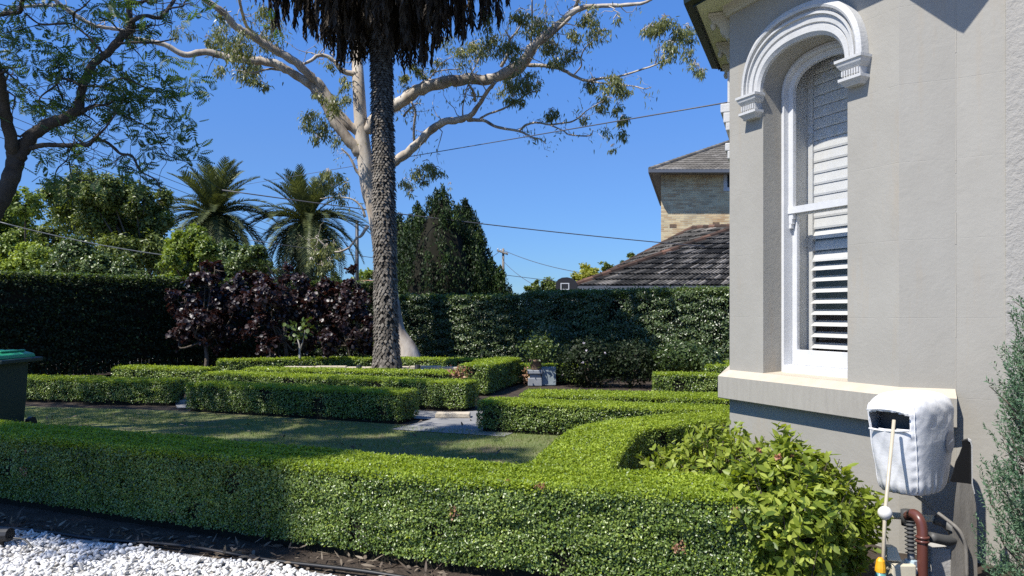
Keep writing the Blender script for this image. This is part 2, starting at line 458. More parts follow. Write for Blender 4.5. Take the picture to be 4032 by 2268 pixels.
def leaves_obj(name, tmpl, P, nrm, axis, ln, wd, mats, parent=None, midx=None):
    V, Fc = leaf_arrays(tmpl, P, nrm, axis, ln, wd)
    mi = None if midx is None else np.repeat(midx, len(tmpl[1]))
    return link(name, mesh_np(name, V, Fc, 3, mats, mi), parent)


def rnd(n, k=3):
    return RNG.normal(size=(n, k))


class MB:
    """collects quads / tris into one mesh"""

    def __init__(s):
        s.v, s.f = [], []

    def add(s, V, Fc):
        o = len(s.v)
        s.v.extend([tuple(float(c) for c in p) for p in V])
        s.f.extend([tuple(int(i) + o for i in q) for q in Fc])
        return s

    def box(s, x0, x1, y0, y1, z0, z1):
        V = [(x, y, z) for z in (z0, z1) for y in (y0, y1) for x in (x0, x1)]
        return s.add(V, [(0, 2, 3, 1), (4, 5, 7, 6), (0, 1, 5, 4), (2, 6, 7, 3), (0, 4, 6, 2), (1, 3, 7, 5)])

    def rings(s, rings, close=True, caps=True):
        n = len(rings[0])
        V = [p for r in rings for p in r]
        Fc = []
        for i in range(len(rings) - 1):
            for j in range(n if close else n - 1):
                k = (j + 1) % n
                Fc.append((i * n + j, i * n + k, (i + 1) * n + k, (i + 1) * n + j))
        if caps and close:
            Fc.append(tuple(range(n))[::-1])
            Fc.append(tuple((len(rings) - 1) * n + j for j in range(n)))
        return s.add(V, Fc)

    def lathe(s, prof, c, n=16):
        rs = [[(c[0] + r * math.cos(2 * math.pi * j / n), c[1] + r * math.sin(2 * math.pi * j / n), c[2] + z) for j in range(n)] for r, z in prof]
        return s.rings(rs)

    def tube(s, P, R, n=8):
        P = np.asarray(P, float)
        R = np.broadcast_to(np.asarray(R, float), (len(P),))
        T = np.gradient(P, axis=0)
        T = unit(T)
        ref = np.array([0.31, 0.87, 0.38])
        u = unit(np.cross(T, ref))
        v = np.cross(T, u)
        ang = np.arange(n) * 2 * np.pi / n
        rs = P[:, None, :] + R[:, None, None] * (u[:, None, :] * np.cos(ang)[None, :, None] + v[:, None, :] * np.sin(ang)[None, :, None])
        return s.rings([list(map(tuple, r)) for r in rs])

    def build(s, name, mat, parent=None, smooth=False, bevel=0, world=True):
        me = bpy.data.meshes.new(name)
        me.from_pydata(s.v, [], s.f)
        for mm in (mat if isinstance(mat, (list, tuple)) else [mat]):
            me.materials.append(mm)
        if smooth:
            me.polygons.foreach_set('use_smooth', [True] * len(me.polygons))
        me.update()
        o = link(name, me, parent, world)
        if bevel:
            md = o.modifiers.new('bevel', 'BEVEL')
            md.width = bevel
            md.segments = 2
            md.limit_method = 'ANGLE'
        return o


def catmull(P, sub=5):
    P = np.asarray(P, float)
    if len(P) < 3:
        t = np.linspace(0, 1, sub + 1)[:, None]
        return P[0] * (1 - t) + P[-1] * t
    Q = np.vstack([2 * P[0] - P[1], P, 2 * P[-1] - P[-2]])
    out = []
    for i in range(1, len(Q) - 2):
        p0, p1, p2, p3 = Q[i - 1:i + 3]
        for t in np.linspace(0, 1, sub, endpoint=False):
            out.append(0.5 * ((2 * p1) + (-p0 + p2) * t + (2 * p0 - 5 * p1 + 4 * p2 - p3) * t * t + (-p0 + 3 * p1 - 3 * p2 + p3) * t ** 3))
    out.append(Q[-2])
    return np.array(out)


# ------------------------------------------------------------------ ground
def sheet(name, pts, z, mat, kind='structure', parent=None):
    me = bpy.data.meshes.new(name)
    me.from_pydata([(float(x), float(y), z) for x, y in pts], [], [tuple(range(len(pts)))])
    me.materials.append(mat)
    o = link(name, me, parent)
    if kind:
        o['kind'] = kind
    return o


sheet('ground', [(-700, -300), (700, -300), (700, 1200), (-700, 1200)], -0.012, M['soil'])
sheet('lawn', [(-9.5, 9.1), (-6, 7.4), (-4.0, 6.6), (-0.6, 5.15), (0.2, 5.1), (0.7, 6.0), (1.1, 8.0), (0.7, 9.9), (-0.35, 10.15), (-1.0, 10.6), (-5.2, 12.3), (-9.5, 13.2)], -0.004, M['lawn_base'])
sheet('path', [(-1.65, 10.35), (-0.1, 9.75), (0.45, 11.2), (-0.2, 12.5), (-0.9, 12.1), (-5.2, 13.6), (-5.9, 13.3), (-5.55, 12.6), (-5.2, 12.75), (-1.2, 11.3)], 0.004, M['path'])
sheet('gravel_bed', [(-6.2, 6.55), (-0.55, 4.42), (-0.4, 3.0), (-6.2, 3.6)], 0.0, M['pebble_bed'])
sheet('driveway', [(-14, 4.55), (-2.75, 4.47), (-2.3, 3.9), (-0.3, 3.0), (1.9, 2.9), (3.2, 2.6), (3.4, -14), (-14, -14)], 0.012, M['drive'])

# white pebbles
ico = bmesh.new()
bmesh.ops.create_icosphere(ico, subdivisions=2, radius=1)
ico.verts.ensure_lookup_table()
IV = np.array([v.co[:] for v in ico.verts])
IF = np.array([[v.index for v in f.verts] for f in ico.faces])
ico.free()
n = 7600
px_ = RNG.uniform(-5.6, -0.5, n * 3)
t_ = RNG.uniform(0, 1, n * 3)
ytop = 6.42 + (px_ + 6.2) * (4.42 - 6.45) / 5.65 + 0.05 * np.sin(px_ * 7)
ylow = np.where(px_ < -2.75, 4.5, 4.0)
yy = ylow + (ytop - ylow) * t_
keep = (yy < ytop) & (ytop > ylow)
P = np.stack([px_, yy, RNG.uniform(0.004, 0.03, len(px_))], 1)[keep][:n]
R_ = RNG.uniform(0.009, 0.018, (len(P), 1, 1))
sc = np.stack([RNG.uniform(0.8, 1.5, len(P)), RNG.uniform(0.7, 1.1, len(P)), RNG.uniform(0.5, 0.85, len(P))], 1)
th = RNG.uniform(0, 6.28, len(P))
base = IV[None] * (1 + 0.16 * np.sin(3 * IV[None, :, [1, 2, 0]] * RNG.uniform(0.6, 1.4, (len(P), 1, 1)) + RNG.uniform(0, 6, (len(P), 1, 1))))
base = base * sc[:, None, :] * R_
ca, sa = np.cos(th)[:, None], np.sin(th)[:, None]
bx = base[:, :, 0] * ca - base[:, :, 1] * sa
by = base[:, :, 0] * sa + base[:, :, 1] * ca
tilt = RNG.normal(0, 0.5, (len(P), 1))
bz = base[:, :, 2] + bx * tilt
V = P[:, None, :] + np.stack([bx, by, bz], 2)
Fc = IF[None] + (np.arange(len(P)) * len(IV))[:, None, None]
g = link('gravel', mesh_np('gravel', V.reshape(-1, 3), Fc.reshape(-1, 3), 3, M['pebble'], smooth=True))
tag(g, 'white pebbles spread beside the low box hedge', 'pebbles', kind='stuff')

# litter of dry leaves and twigs in the bare strip under the hedge, and on the lawn
n = 700
x = RNG.uniform(-5.6, -0.4, n)
y = 6.5 + (x + 6.2) * (4.5 - 6.5) / 5.65 + RNG.uniform(-0.12, 0.28, n)
P = np.stack([x, y, RNG.uniform(0.0, 0.025, n)], 1)
nr = rnd(n) * 0.5 + [0, 0, 1]
o = leaves_obj('leaf_litter', LONG, P, nr, rnd(n), RNG.uniform(0.03, 0.11, n), RNG.uniform(0.006, 0.026, n), M['litter'])
tag(o, 'dry leaves and twigs on the bare soil under the front hedge', 'leaf litter', kind='stuff')
n = 160
P = np.stack([RNG.uniform(-8, 0, n), RNG.uniform(7.4, 11.5, n), RNG.uniform(0.03, 0.045, n)], 1)
o = leaves_obj('fallen_leaves', LONG, P, rnd(n) * 0.4 + [0, 0, 1], rnd(n), RNG.uniform(0.05, 0.12, n), RNG.uniform(0.012, 0.04, n), M['litter'])
tag(o, 'fallen dry leaves scattered on the shaded lawn', 'fallen leaves', kind='stuff')

# grass
n = 95000
x = RNG.uniform(-8.5, 1.0, n)
y = RNG.uniform(5.2, 12.6, n)
from mathutils import noise as mnoise
ok = (y < 10.1 - (x - 0.0) * 0.36) & (y > 6.75 - 0.43 * (x + 4.1))
ok &= ~((x > -0.2) & (y < 5.2)) & (x < 0.9)
bare = np.sin(x * 1.9 + 1.3 * np.sin(y * 1.7)) * np.sin(y * 2.6 + 0.8 * np.sin(x * 2.3)) > 0.45
ok &= ~(bare & (x < -2.5) & (RNG.uniform(0, 1, n) < 0.75))
P = np.stack([x, y, np.full(n, -0.004)], 1)[ok]
n = len(P)
d = rnd(n) * [0.55, 0.55, 0.1] + [0, 0, 1]
side = np.cross(d, rnd(n))
o = leaves_obj('grass', BLADE, P, side, d, RNG.uniform(0.02, 0.055, n), RNG.uniform(0.004, 0.008, n), M['grass'])
tag(o, 'short worn grass of the shaded lawn', 'grass', kind='stuff')


# ------------------------------------------------------------------ hedges
def hedge(pts, width, z1, label, leaf=0.02, dens=9000, z0=0.0, group='clipped box hedges', sides=('box_side', 'box_top'), loose=0.018, batter=0.0, name='box_hedge', lump=0.02, bottom_gap=0.04, tmpl=LEAF, core=True, ends=True, cat='hedge', topdens=1.2, patches=0):
    P = np.asarray(pts, float)
    C_ = catmull(P, 8) if len(P) > 2 else catmull(P, 12)
    T = unit(np.gradient(C_, axis=0))
    Nn = np.stack([T[:, 1], -T[:, 0]], 1)                 # right-hand side (towards the camera for left-to-right lines)
    mid = C_[len(C_) // 2]
    r = root(name, (mid[0], mid[1], z0), label, cat, group)
    seg = np.linalg.norm(np.diff(C_, axis=0), axis=1)
    L = seg.sum()
    cum = np.concatenate([[0], np.cumsum(seg)])
    hw = width / 2
    h = z1 - z0

    def along(s):
        x = np.stack([np.interp(s, cum, C_[:, 0]), np.interp(s, cum, C_[:, 1])], 1)
        nn = unit(np.stack([np.interp(s, cum, Nn[:, 0]), np.interp(s, cum, Nn[:, 1])], 1))
        tt = np.stack([-nn[:, 1], nn[:, 0]], 1)
        return x, nn, tt

    Pa, Na, Mi = [], [], []

    def lumps(a, b, k):
        return lump * (np.sin(a * 5.1 + k) * np.sin(b * 7.3 + 1.7 * k) + 0.6 * np.sin(a * 13.7 + 2 * k) * np.sin(b * 17 + k))

    for sgn in (1, -1):
        m_ = int(L * h * dens * (1.0 if sgn > 0 else 0.55))
        s = RNG.uniform(0, L, m_)
        zz = z0 + bottom_gap + (h - bottom_gap) * RNG.uniform(0, 1, m_) ** 0.9
        x, nn, tt = along(s)
        off = hw * (1 - batter * (z1 - zz) / h) - np.abs(RNG.normal(0, loose * 1.3, m_)) + lumps(s, zz * 3, sgn) + 0.006
        off -= np.clip((zz - z1 + 0.05) / 0.05, 0, 1) ** 2 * 0.02
        p = np.concatenate([x + nn * (sgn * off)[:, None], zz[:, None]], 1)
        Pa.append(p)
        Na.append(np.concatenate([nn * sgn, np.full((m_, 1), 0.45)], 1))
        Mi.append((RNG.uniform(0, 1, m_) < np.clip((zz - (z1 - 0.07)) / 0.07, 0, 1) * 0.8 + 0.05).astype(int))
    m_ = int(L * width * dens * topdens)
    s = RNG.uniform(0, L, m_)
    w = RNG.uniform(-1, 1, m_) * hw
    x, nn, tt = along(s)
    zz = z1 + lumps(s, w * 4, 3) * 0.6 - np.abs(RNG.normal(0, loose, m_)) - np.clip((np.abs(w) - hw + 0.05) / 0.05, 0, 1) ** 2 * 0.025
    Pa.append(np.concatenate([x + nn * w[:, None], zz[:, None]], 1))
    Na.append(np.tile([[0, 0, 1.0]], (m_, 1)))
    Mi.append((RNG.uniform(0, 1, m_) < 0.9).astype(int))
    if ends:
        for s0, sg in ((0, -1), (L, 1)):
            m_ = int(width * h * dens)
            w = RNG.uniform(-1, 1, m_) * hw
            zz = z0 + bottom_gap + (h - bottom_gap) * RNG.uniform(0, 1, m_)
            x, nn, tt = along(np.full(m_, float(s0)))
            p = x + nn * w[:, None] + tt * (sg * (0.006 - np.abs(RNG.normal(0, loose, m_)) + lumps(w * 2, zz * 3, sg)))[:, None]
            Pa.append(np.concatenate([p, zz[:, None]], 1))
            Na.append(np.concatenate([tt * sg, np.full((m_, 1), 0.4)], 1))
            Mi.append((RNG.uniform(0, 1, m_) < 0.1).astype(int))
    Pa = np.concatenate(Pa)
    Na = np.concatenate(Na)
    Mi = np.concatenate(Mi)
    # thin spots between the shoots
    q = Pa / (leaf * 3.2)
    nz = np.zeros(len(Pa))
    for _ in range(7):
        kv = unit(RNG.normal(size=3)) * RNG.uniform(.6, 1.7)
        nz += np.sin(q @ kv + RNG.uniform(0, 6.28))
    side_ = np.abs(Na[:, 2]) < 0.9
    drop_ = side_ & (nz > 2.7) & (RNG.uniform(0, 1, len(Pa)) < 0.8)
    Pa, Na, Mi, side_ = Pa[~drop_], Na[~drop_], Mi[~drop_], side_[~drop_]
    # a few stray shoots stand proud
    stray = RNG.uniform(0, 1, len(Pa)) < 0.012
    Pa[stray] += unit(Na[stray]) * RNG.uniform(0.2, 1.3, (stray.sum(), 1)) * leaf
    # small browned patches
    if patches:
        face = np.where((Na[:, 1] < -0.3) & side_)[0]
        for c_ in RNG.choice(face, patches):
            dd = np.linalg.norm(Pa - Pa[c_], axis=1)
            Mi[(dd < RNG.uniform(.02, .05)) & (RNG.uniform(0, 1, len(Pa)) < .6)] = 2
    k = len(Pa)
    nr = unit(Na) + rnd(k) * 0.55
    ax = rnd(k) + unit(Na) * 0.6 + [0, 0, 0.35]
    ln = leaf * RNG.uniform(0.7, 1.3, k)
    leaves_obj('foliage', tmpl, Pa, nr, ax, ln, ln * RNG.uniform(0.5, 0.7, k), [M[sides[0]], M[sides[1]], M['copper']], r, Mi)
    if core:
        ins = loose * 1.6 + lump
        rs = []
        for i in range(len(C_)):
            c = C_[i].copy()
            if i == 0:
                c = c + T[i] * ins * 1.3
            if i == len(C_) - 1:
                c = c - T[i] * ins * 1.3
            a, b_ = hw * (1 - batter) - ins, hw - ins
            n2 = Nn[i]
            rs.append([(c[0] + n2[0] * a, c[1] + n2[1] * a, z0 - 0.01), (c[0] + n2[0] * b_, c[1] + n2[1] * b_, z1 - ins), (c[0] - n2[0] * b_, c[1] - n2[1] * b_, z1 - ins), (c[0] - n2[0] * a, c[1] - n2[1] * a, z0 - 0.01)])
        MB().rings(rs).build('twig_core', M['box_core'], r)  # solid dark filler added inside to block light between the leaves
    return r


# front hedge and its curved branch
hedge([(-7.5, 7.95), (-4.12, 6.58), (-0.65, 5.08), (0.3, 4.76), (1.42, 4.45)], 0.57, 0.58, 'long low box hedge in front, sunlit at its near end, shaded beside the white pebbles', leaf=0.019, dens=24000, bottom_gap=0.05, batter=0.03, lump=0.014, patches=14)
hedge([(0.36, 5.0), (0.56, 5.8), (0.86, 6.75), (1.35, 7.2), (2.1, 7.6), (3.0, 8.0)], 0.58, 0.575, 'curved box hedge branch sweeping from the front hedge back towards the house', leaf=0.019, dens=13000, ends=False, lump=0.015)
# lawn-side hedges
hedge([(-5.15, 12.5), (-1.5, 11.12)], 0.56, 0.45, 'straight box hedge on the lawn, left of the paved opening', leaf=0.026, dens=6500, lump=0.012)
hedge([(-5.75, 14.55), (-0.66, 12.52)], 0.56, 0.46, 'box hedge just behind the lawn hedge, ending at the paved opening', leaf=0.028, dens=5500, lump=0.012)
hedge([(-0.38, 10.4), (2.05, 9.65), (3.2, 9.35)], 0.56, 0.41, 'sunlit box hedge right of the paved opening', leaf=0.024, dens=8000, lump=0.014, batter=0.1)
hedge([(0.2, 12.05), (3.6, 11.4)], 0.85, 0.34, 'wide low sunlit box hedge behind the one right of the path', leaf=0.027, dens=6500, lump=0.012)
hedge([(-9.3, 13.95), (-7.55, 13.75)], 0.56, 0.42, 'short dark box hedge beside the green bin', leaf=0.028, dens=5500)
hedge([(-7.5, 13.45), (-5.8, 13.3)], 0.56, 0.42, 'short box hedge with a sunlit end, behind the lawn right of the bin', leaf=0.028, dens=5500)
hedge([(-8.3, 16.2), (-6.2, 15.6)], 0.56, 0.45, 'far box hedge low in front of the dark tall hedge', leaf=0.032, dens=4500)
hedge([(-5.4, 15.65), (-1.0, 14.75)], 0.56, 0.45, 'box hedge right in front of the palm mound', leaf=0.032, dens=4500)
hedge([(-0.75, 14.6), (-0.1, 17.1)], 0.6, 0.58, 'taller box hedge right of the palm mound, running away from view', leaf=0.032, dens=4500)
hedge([(-6.8, 17.6), (-3.8, 18.4), (-0.1, 17.7)], 0.5, 0.5, 'sunlit box hedge ring behind the big palm', leaf=0.036, dens=3500)
hedge([(0.15, 17.3), (1.75, 17.0)], 0.5, 0.42, 'short box hedge behind the stone planters', leaf=0.036, dens=3500)
hedge([(2.75, 14.75), (3.95, 14.55)], 0.5, 0.42, 'shaded box hedge at the house corner', leaf=0.032, dens=4500)
hedge([(4.0, 14.7), (4.45, 16.4)], 0.5, 0.55, 'box hedge turning back along the house corner', leaf=0.032, dens=4000)

# tall boundary hedges
hedge([(-3.9, 22.6), (0.7, 21.9)], 1.0, 2.06, 'tall clipped boundary hedge behind the gum tree, half lit', leaf=0.06, dens=2600, z0=0, group='tall boundary hedges', sides=('hedge_side', 'hedge_top'), loose=0.09, lump=0.11, name='tall_hedge', bottom_gap=0.08)
hedge([(0.6, 21.3), (2.6, 19.4), (6.2, 16.6)], 1.0, 2.13, 'tall boundary hedge below the tiled roof, ending at the house', leaf=0.055, dens=2800, z0=0, group='tall boundary hedges', sides=('hedge_side', 'hedge_top'), loose=0.09, lump=0.11, name='tall_hedge', bottom_gap=0.08)
hedge([(-16.5, 13.6), (-11.9, 17.4), (-7.2, 22.4), (-3.9, 23.2)], 1.0, 2.5, 'tall black-looking boundary hedge on the left, thin at its base', leaf=0.07, dens=1500, z0=0.0, group='tall boundary hedges', sides=('hedge_dark', 'hedge_top'), loose=0.09, lump=0.08, name='tall_hedge', bottom_gap=0.1, core=False)  # its shade is put into the colour: near-black side leaves
# stems and inner mass of the left hedge
hl = [o for o in bpy.data.objects if o.name == 'tall_hedge.002'][0]
path = catmull([(-16.5, 13.6), (-11.9, 17.4), (-7.2, 22.4), (-3.9, 23.2)], 8)
rs = []
for i, c in enumerate(path):
    t = unit(np.gradient(path, axis=0)[i])
    nn = np.array([t[1], -t[0]])
    rs.append([(c[0] + nn[0] * a, c[1] + nn[1] * a, z) for a, z in ((.3, .4), (.38, 2.3), (-.38, 2.3), (-.3, .4))])
MB().rings(rs).build('twig_core', M['box_core'], hl)  # dark filler added inside, blocks light
st = MB()
for i in range(150):
    k = RNG.uniform(0, len(path) - 1.01)
    c = path[int(k)] * (1 - k % 1) + path[int(k) + 1] * (k % 1) + RNG.normal(0, 0.15, 2)
    st.tube([(c[0], c[1], -0.02), (c[0] + RNG.normal(0, .08), c[1] + RNG.normal(0, .08), 0.5), (c[0] + RNG.normal(0, .15), c[1] + RNG.normal(0, .15), 1.1)], [0.03, 0.025, 0.015], 5)
st.build('stem', M['jac_bark'], hl)['kind'] = 'stuff'

# paling fence behind the left hedge, light comes through its gaps
fr_ = root('paling_fence', (-9, 21, 0), 'dark timber paling fence with light showing between palings, behind the black hedge', 'fence')
pp = catmull([(-17.2, 14.2), (-12.6, 18.0), (-7.7, 23.1), (-3.9, 24.0)], 10)
d_ = np.concatenate([[0], np.cumsum(np.linalg.norm(np.diff(pp, axis=0), axis=1))])
mb = MB()
s = 0.0
while s < d_[-1] - 0.2:
    x, y = np.interp(s, d_, pp[:, 0]), np.interp(s, d_, pp[:, 1])
    x2, y2 = np.interp(s + 0.1, d_, pp[:, 0]), np.interp(s + 0.1, d_, pp[:, 1])
    t = unit(np.array([x2 - x, y2 - y]))
    nn = np.array([-t[1], t[0]]) * 0.018
    w = t * 0.088
    hh = 1.5 + RNG.normal(0, 0.01)
    mb.add([(x, y, 0), (x + w[0], y + w[1], 0), (x + w[0] + nn[0], y + w[1] + nn[1], 0), (x + nn[0], y + nn[1], 0), (x, y, hh), (x + w[0], y + w[1], hh), (x + w[0] + nn[0], y + w[1] + nn[1], hh), (x + nn[0], y + nn[1], hh)],
           [(0, 1, 5, 4), (1, 2, 6, 5), (2, 3, 7, 6), (3, 0, 4, 7), (4, 5, 6, 7)])
    s += 0.096 + (0.011 if RNG.uniform() < 0.2 else 0.001)
o = mb.build('paling', M['fence'], fr_)
o['kind'] = 'stuff'
for zz in (0.35, 1.2):
    MB().tube([(p[0] - 0.03, p[1] + 0.05, zz) for p in pp], 0.035, 4).build('rail', M['fence'], fr_)
sheet('road', [(-40, 18), (-14, 22), (-8, 26), (8, 27), (8, 34), (-40, 34)], 0.0, surf_mat('road_pale', [(0.25, 0.24, 0.22), (0.36, 0.35, 0.32)], scale=2))


# ------------------------------------------------------------------ the house
u = np.array([0.42, -0.907]); u = u / np.linalg.norm(u)
nA = np.array([u[1], -u[0]])                   # outward
K0 = np.array([1.89, 6.6])
WA = 1.667
K1 = K0 + u * WA
uB = np.array([0.91, -0.415]); uB = uB / np.linalg.norm(uB)
nB = np.array([uB[1], -uB[0]])
K2 = K1 + uB * 0.33
uC = np.array([0.819, -0.574]); uC = uC / np.linalg.norm(uC)
nC = np.array([uC[1], -uC[0]])
uD = np.array([-0.34, -0.94]); uD = uD / np.linalg.norm(uD)
house = root('house', (3.2, 6.4, 0), 'pale grey rendered house corner with arched white window under dark eaves', 'house')


def frame(o, K, uu):
    """put a mesh built as (along wall, inward, up) at wall corner K; along direction uu"""
    o.parent = house
    o.matrix_parent_inverse = Matrix.Translation(house.location).inverted()
    o.location = (K[0], K[1], 0)
    o.rotation_euler = (0, 0, math.atan2(uu[1], uu[0]))
    return o


def wall_obj(mb, name, mat, K, uu, smooth=False, bevel=0):
    o = mb.build(name, mat, None, smooth, bevel)
    return frame(o, K, uu)


SP, SC_, HA, HB_ = 3.385, 0.826, 0.4215, 0.30      # spring height, centre, half width, rise
SL = 1.07


def arch(a, b, th, n=2.35):
    c, s_ = math.cos(th), math.sin(th)
    return SC_ + a * math.copysign(abs(c) ** (2 / n), c), SP + b * abs(s_) ** (2 / n)


TH = [math.pi - math.pi * i / 48 for i in range(49)]
s0, s1 = SC_ - HA, SC_ + HA
TOPZ = 4.4
mb = MB()
th_ = 0.0
mb.add([(0, 0, -0.02), (s0, 0, -0.02), (s0, 0, SL), (0, 0, SL)], [(0, 1, 2, 3)])
mb.add([(s0, 0, -0.02), (s1, 0, -0.02), (s1, 0, SL), (s0, 0, SL)], [(0, 1, 2, 3)])
mb.add([(s1, 0, -0.02), (WA, 0, -0.02), (WA, 0, SL), (s1, 0, SL)], [(0, 1, 2, 3)])
mb.add([(0, 0, SL), (s0, 0, SL), (s0, 0, SP), (0, 0, SP)], [(0, 1, 2, 3)])
mb.add([(s1, 0, SL), (WA, 0, SL), (WA, 0, SP), (s1, 0, SP)], [(0, 1, 2, 3)])
mb.add([(0, 0, SP), (s0, 0, SP), (s0, 0, TOPZ), (0, 0, TOPZ)], [(0, 1, 2, 3)])
mb.add([(s1, 0, SP), (WA, 0, SP), (WA, 0, TOPZ), (s1, 0, TOPZ)], [(0, 1, 2, 3)])
ap = [arch(HA, HB_, t) for t in TH]
for (a, za), (b_, zb) in zip(ap[:-1], ap[1:]):
    mb.add([(a, 0, za), (b_, 0, zb), (b_, 0, TOPZ), (a, 0, TOPZ)], [(0, 1, 2, 3)])
# reveal
RD = 0.26
out_l = [(s0, SL)] + [(a, z) for a, z in ap] + [(s1, SL)]
for (a, za), (b_, zb) in zip(out_l[:-1], out_l[1:]):
    mb.add([(a, 0, za), (a, RD, za), (b_, RD, zb), (b_, 0, zb)], [(0, 1, 2, 3)])
wall_obj(mb, 'wall', M['stucco'], K0, u)
mb = MB().add([(0, 0, -0.02), (0.33, 0, -0.02), (0.33, 0, 4.4), (0, 0, 4.4)], [(0, 1, 2, 3)])
wall_obj(mb, 'wall', M['stucco'], K1, uB)
mb = MB().add([(0, 0, -0.02), (0.272, 0, -0.02), (0.272, 0, 6), (0, 0, 6)], [(0, 1, 2, 3)])
wall_obj(mb, 'wall', M['stucco'], K2, uC)
mb = MB().box(0.272, 3.4, -0.014, 0.2, -0.02, 6.0)
wall_obj(mb, 'quoin', M['stucco_rough'], K2, uC, bevel=0.006)
KE = K2 + uC * 3.4
mb = MB().box(0, 11, -0.01, 0.3, -0.02, 5.6)  # unseen wing, added to bounce sunlight onto the garden
wall_obj(mb, 'wall', M['stucco'], KE, u)
# narrow pale bead down the two arrises
mb = MB()
zz = -0.02
while zz < 4.2:
    hh = RNG.uniform(0.05, 0.3)
    w_ = RNG.uniform(0.0015, 0.0035)
    mb.box(-w_, w_, -w_ * 0.8, 0.01, zz, zz + hh)
    zz += hh + (0.0 if RNG.uniform() < 0.6 else RNG.uniform(0.003, 0.012))
wall_obj(mb, 'corner_bead', M['ledge'], K2, uC)
# wall returning behind the far side of the bay, and back of the house
mb = MB().add([(0, 0, -0.02), (1.95, 0, -0.02), (1.95, 0, 4.4), (0, 0, 4.4)], [(0, 1, 2, 3)])
KD = K0 - uD * 1.95
wall_obj(mb, 'wall', M['stucco'], KD, uD)
mb = MB().add([(KD[0], KD[1], -0.02), (KD[0] + 3.0, KD[1] + 1.4, -0.02), (KD[0] + 3.0, KD[1] + 1.4, 4.4), (KD[0], KD[1], 4.4)], [(0, 1, 2, 3)])
mb.build('wall', M['stucco'], house)
# arch surround on the far facet: its moulded shoulder shows past the corner
mb = MB()
for z0_, z1_, e in ((3.44, 3.72, 0.025), (3.36, 3.44, 0.085), (3.27, 3.36, 0.06), (3.2, 3.27, 0.04), (3.02, 3.09, 0.045), (2.95, 3.02, 0.025)):
    mb.box(1.4, 1.86, -e, 0.0, z0_, z1_)
wall_obj(mb, 'arch_moulding', M['mould'], KD, uD, bevel=0.008)

# room lining behind the window
mb = MB()
mb.add([(s0 - .05, .75, .6), (s1 + .05, .75, .6), (s1 + .05, .75, 4.2), (s0 - .05, .75, 4.2)], [(0, 1, 2, 3)])
mb.add([(s0 - .05, RD, .6), (s0 - .05, .75, .6), (s0 - .05, .75, 4.2), (s0 - .05, RD, 4.2)], [(0, 1, 2, 3)])
mb.add([(s1 + .05, RD, .6), (s1 + .05, .75, .6), (s1 + .05, .75, 4.2), (s1 + .05, RD, 4.2)], [(0, 1, 2, 3)])
mb.add([(s0 - .05, RD, 4.0), (s1 + .05, RD, 4.0), (s1 + .05, .75, 4.0), (s0 - .05, .75, 4.0)], [(0, 1, 2, 3)])
mb.add([(s0 - .05, RD, 1.0), (s1 + .05, RD, 1.0), (s1 + .05, .75, 1.0), (s0 - .05, .75, 1.0)], [(0, 1, 2, 3)])
wall_obj(mb, 'room_lining', M['dark_room'], K0, u)

# moulded arch
prof = [(0, 0), (0, .03), (.08, .044), (.11, .05), (.30, .05), (.32, .04), (.35, .04), (.37, .055), (.57, .058), (.59, .076), (.66, .076), (.68, .05), (.75, .05), (.77, .085), (.84, .09), (1.0, .072), (1.0, 0)]
rs = []
for th in TH:
    rs.append([(*(lambda p: (p[0], -h - 0.001, p[1]))(arch(HA + 0.002 + t * 0.18, HB_ + 0.002 + t * 0.25, th)),) for t, h in prof])
mb = MB().rings(rs, close=False)
o = wall_obj(mb, 'arch_moulding', M['mould'], K0, u)


def capital(sa, sb):
    pr = 0.07
    lev = [(3.392, .04), (3.372, .04), (3.366, .032), (3.345, .025), (3.322, .01), (3.315, .0), (3.262, .0), (3.258, .022), (3.238, .022), (3.225, .008), (3.2, -.012), (3.2, -.07)]
    rs = []
    for z, e in lev:
        rs.append([(sa - e, 0.0, z), (sa - e, -pr - e, z), (sb + e, -pr - e, z), (sb + e, 0.0, z)])
    o = wall_obj(MB().rings(rs), 'capital', M['mould'], K0, u)
    mb = MB()
    k = 7
    for i in range(k):
        a = sa + (sb - sa) * (i + .15) / k
        mb.box(a, a + (sb - sa) * .55 / k, -pr - 0.016, -pr + 0.01, 3.272, 3.31)
    d = mb.build('dentil', M['mould'])
    d.parent = o
    return o


capital(0.236, 0.388)
capital(SC_ * 2 - 0.388, SC_ * 2 - 0.236)

# projecting sill course round the bay
ov = 0.095
mit0 = unit(nA + np.array([uD[1], -uD[0]]))
nD = np.array([uD[1], -uD[0]])
mit0 = mit0 / (mit0 @ nA)
mit1 = unit(nA + nB)
mit1 = mit1 / (mit1 @ nA)
line = [(KD, nD), (K0, mit0), (K1, mit1), (K2 - uB * 0.003, nB)]
pr_ = [(0.0, 1.098), (ov - 0.012, 1.055), (ov, 1.045), (ov, 0.862), (ov - 0.006, 0.856), (0.0, 0.856)]
rs = [[(K[0] + m_[0] * e, K[1] + m_[1] * e, z) for e, z in pr_] for K, m_ in line]
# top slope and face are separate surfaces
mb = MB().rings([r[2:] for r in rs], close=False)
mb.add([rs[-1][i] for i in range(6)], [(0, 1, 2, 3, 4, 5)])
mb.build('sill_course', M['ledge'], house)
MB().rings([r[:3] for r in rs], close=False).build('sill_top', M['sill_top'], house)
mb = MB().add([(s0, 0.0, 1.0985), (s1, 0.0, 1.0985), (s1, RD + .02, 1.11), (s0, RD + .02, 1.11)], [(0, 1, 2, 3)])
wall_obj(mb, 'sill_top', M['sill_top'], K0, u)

# --- the sash window
win = MB()
WD = 0.195


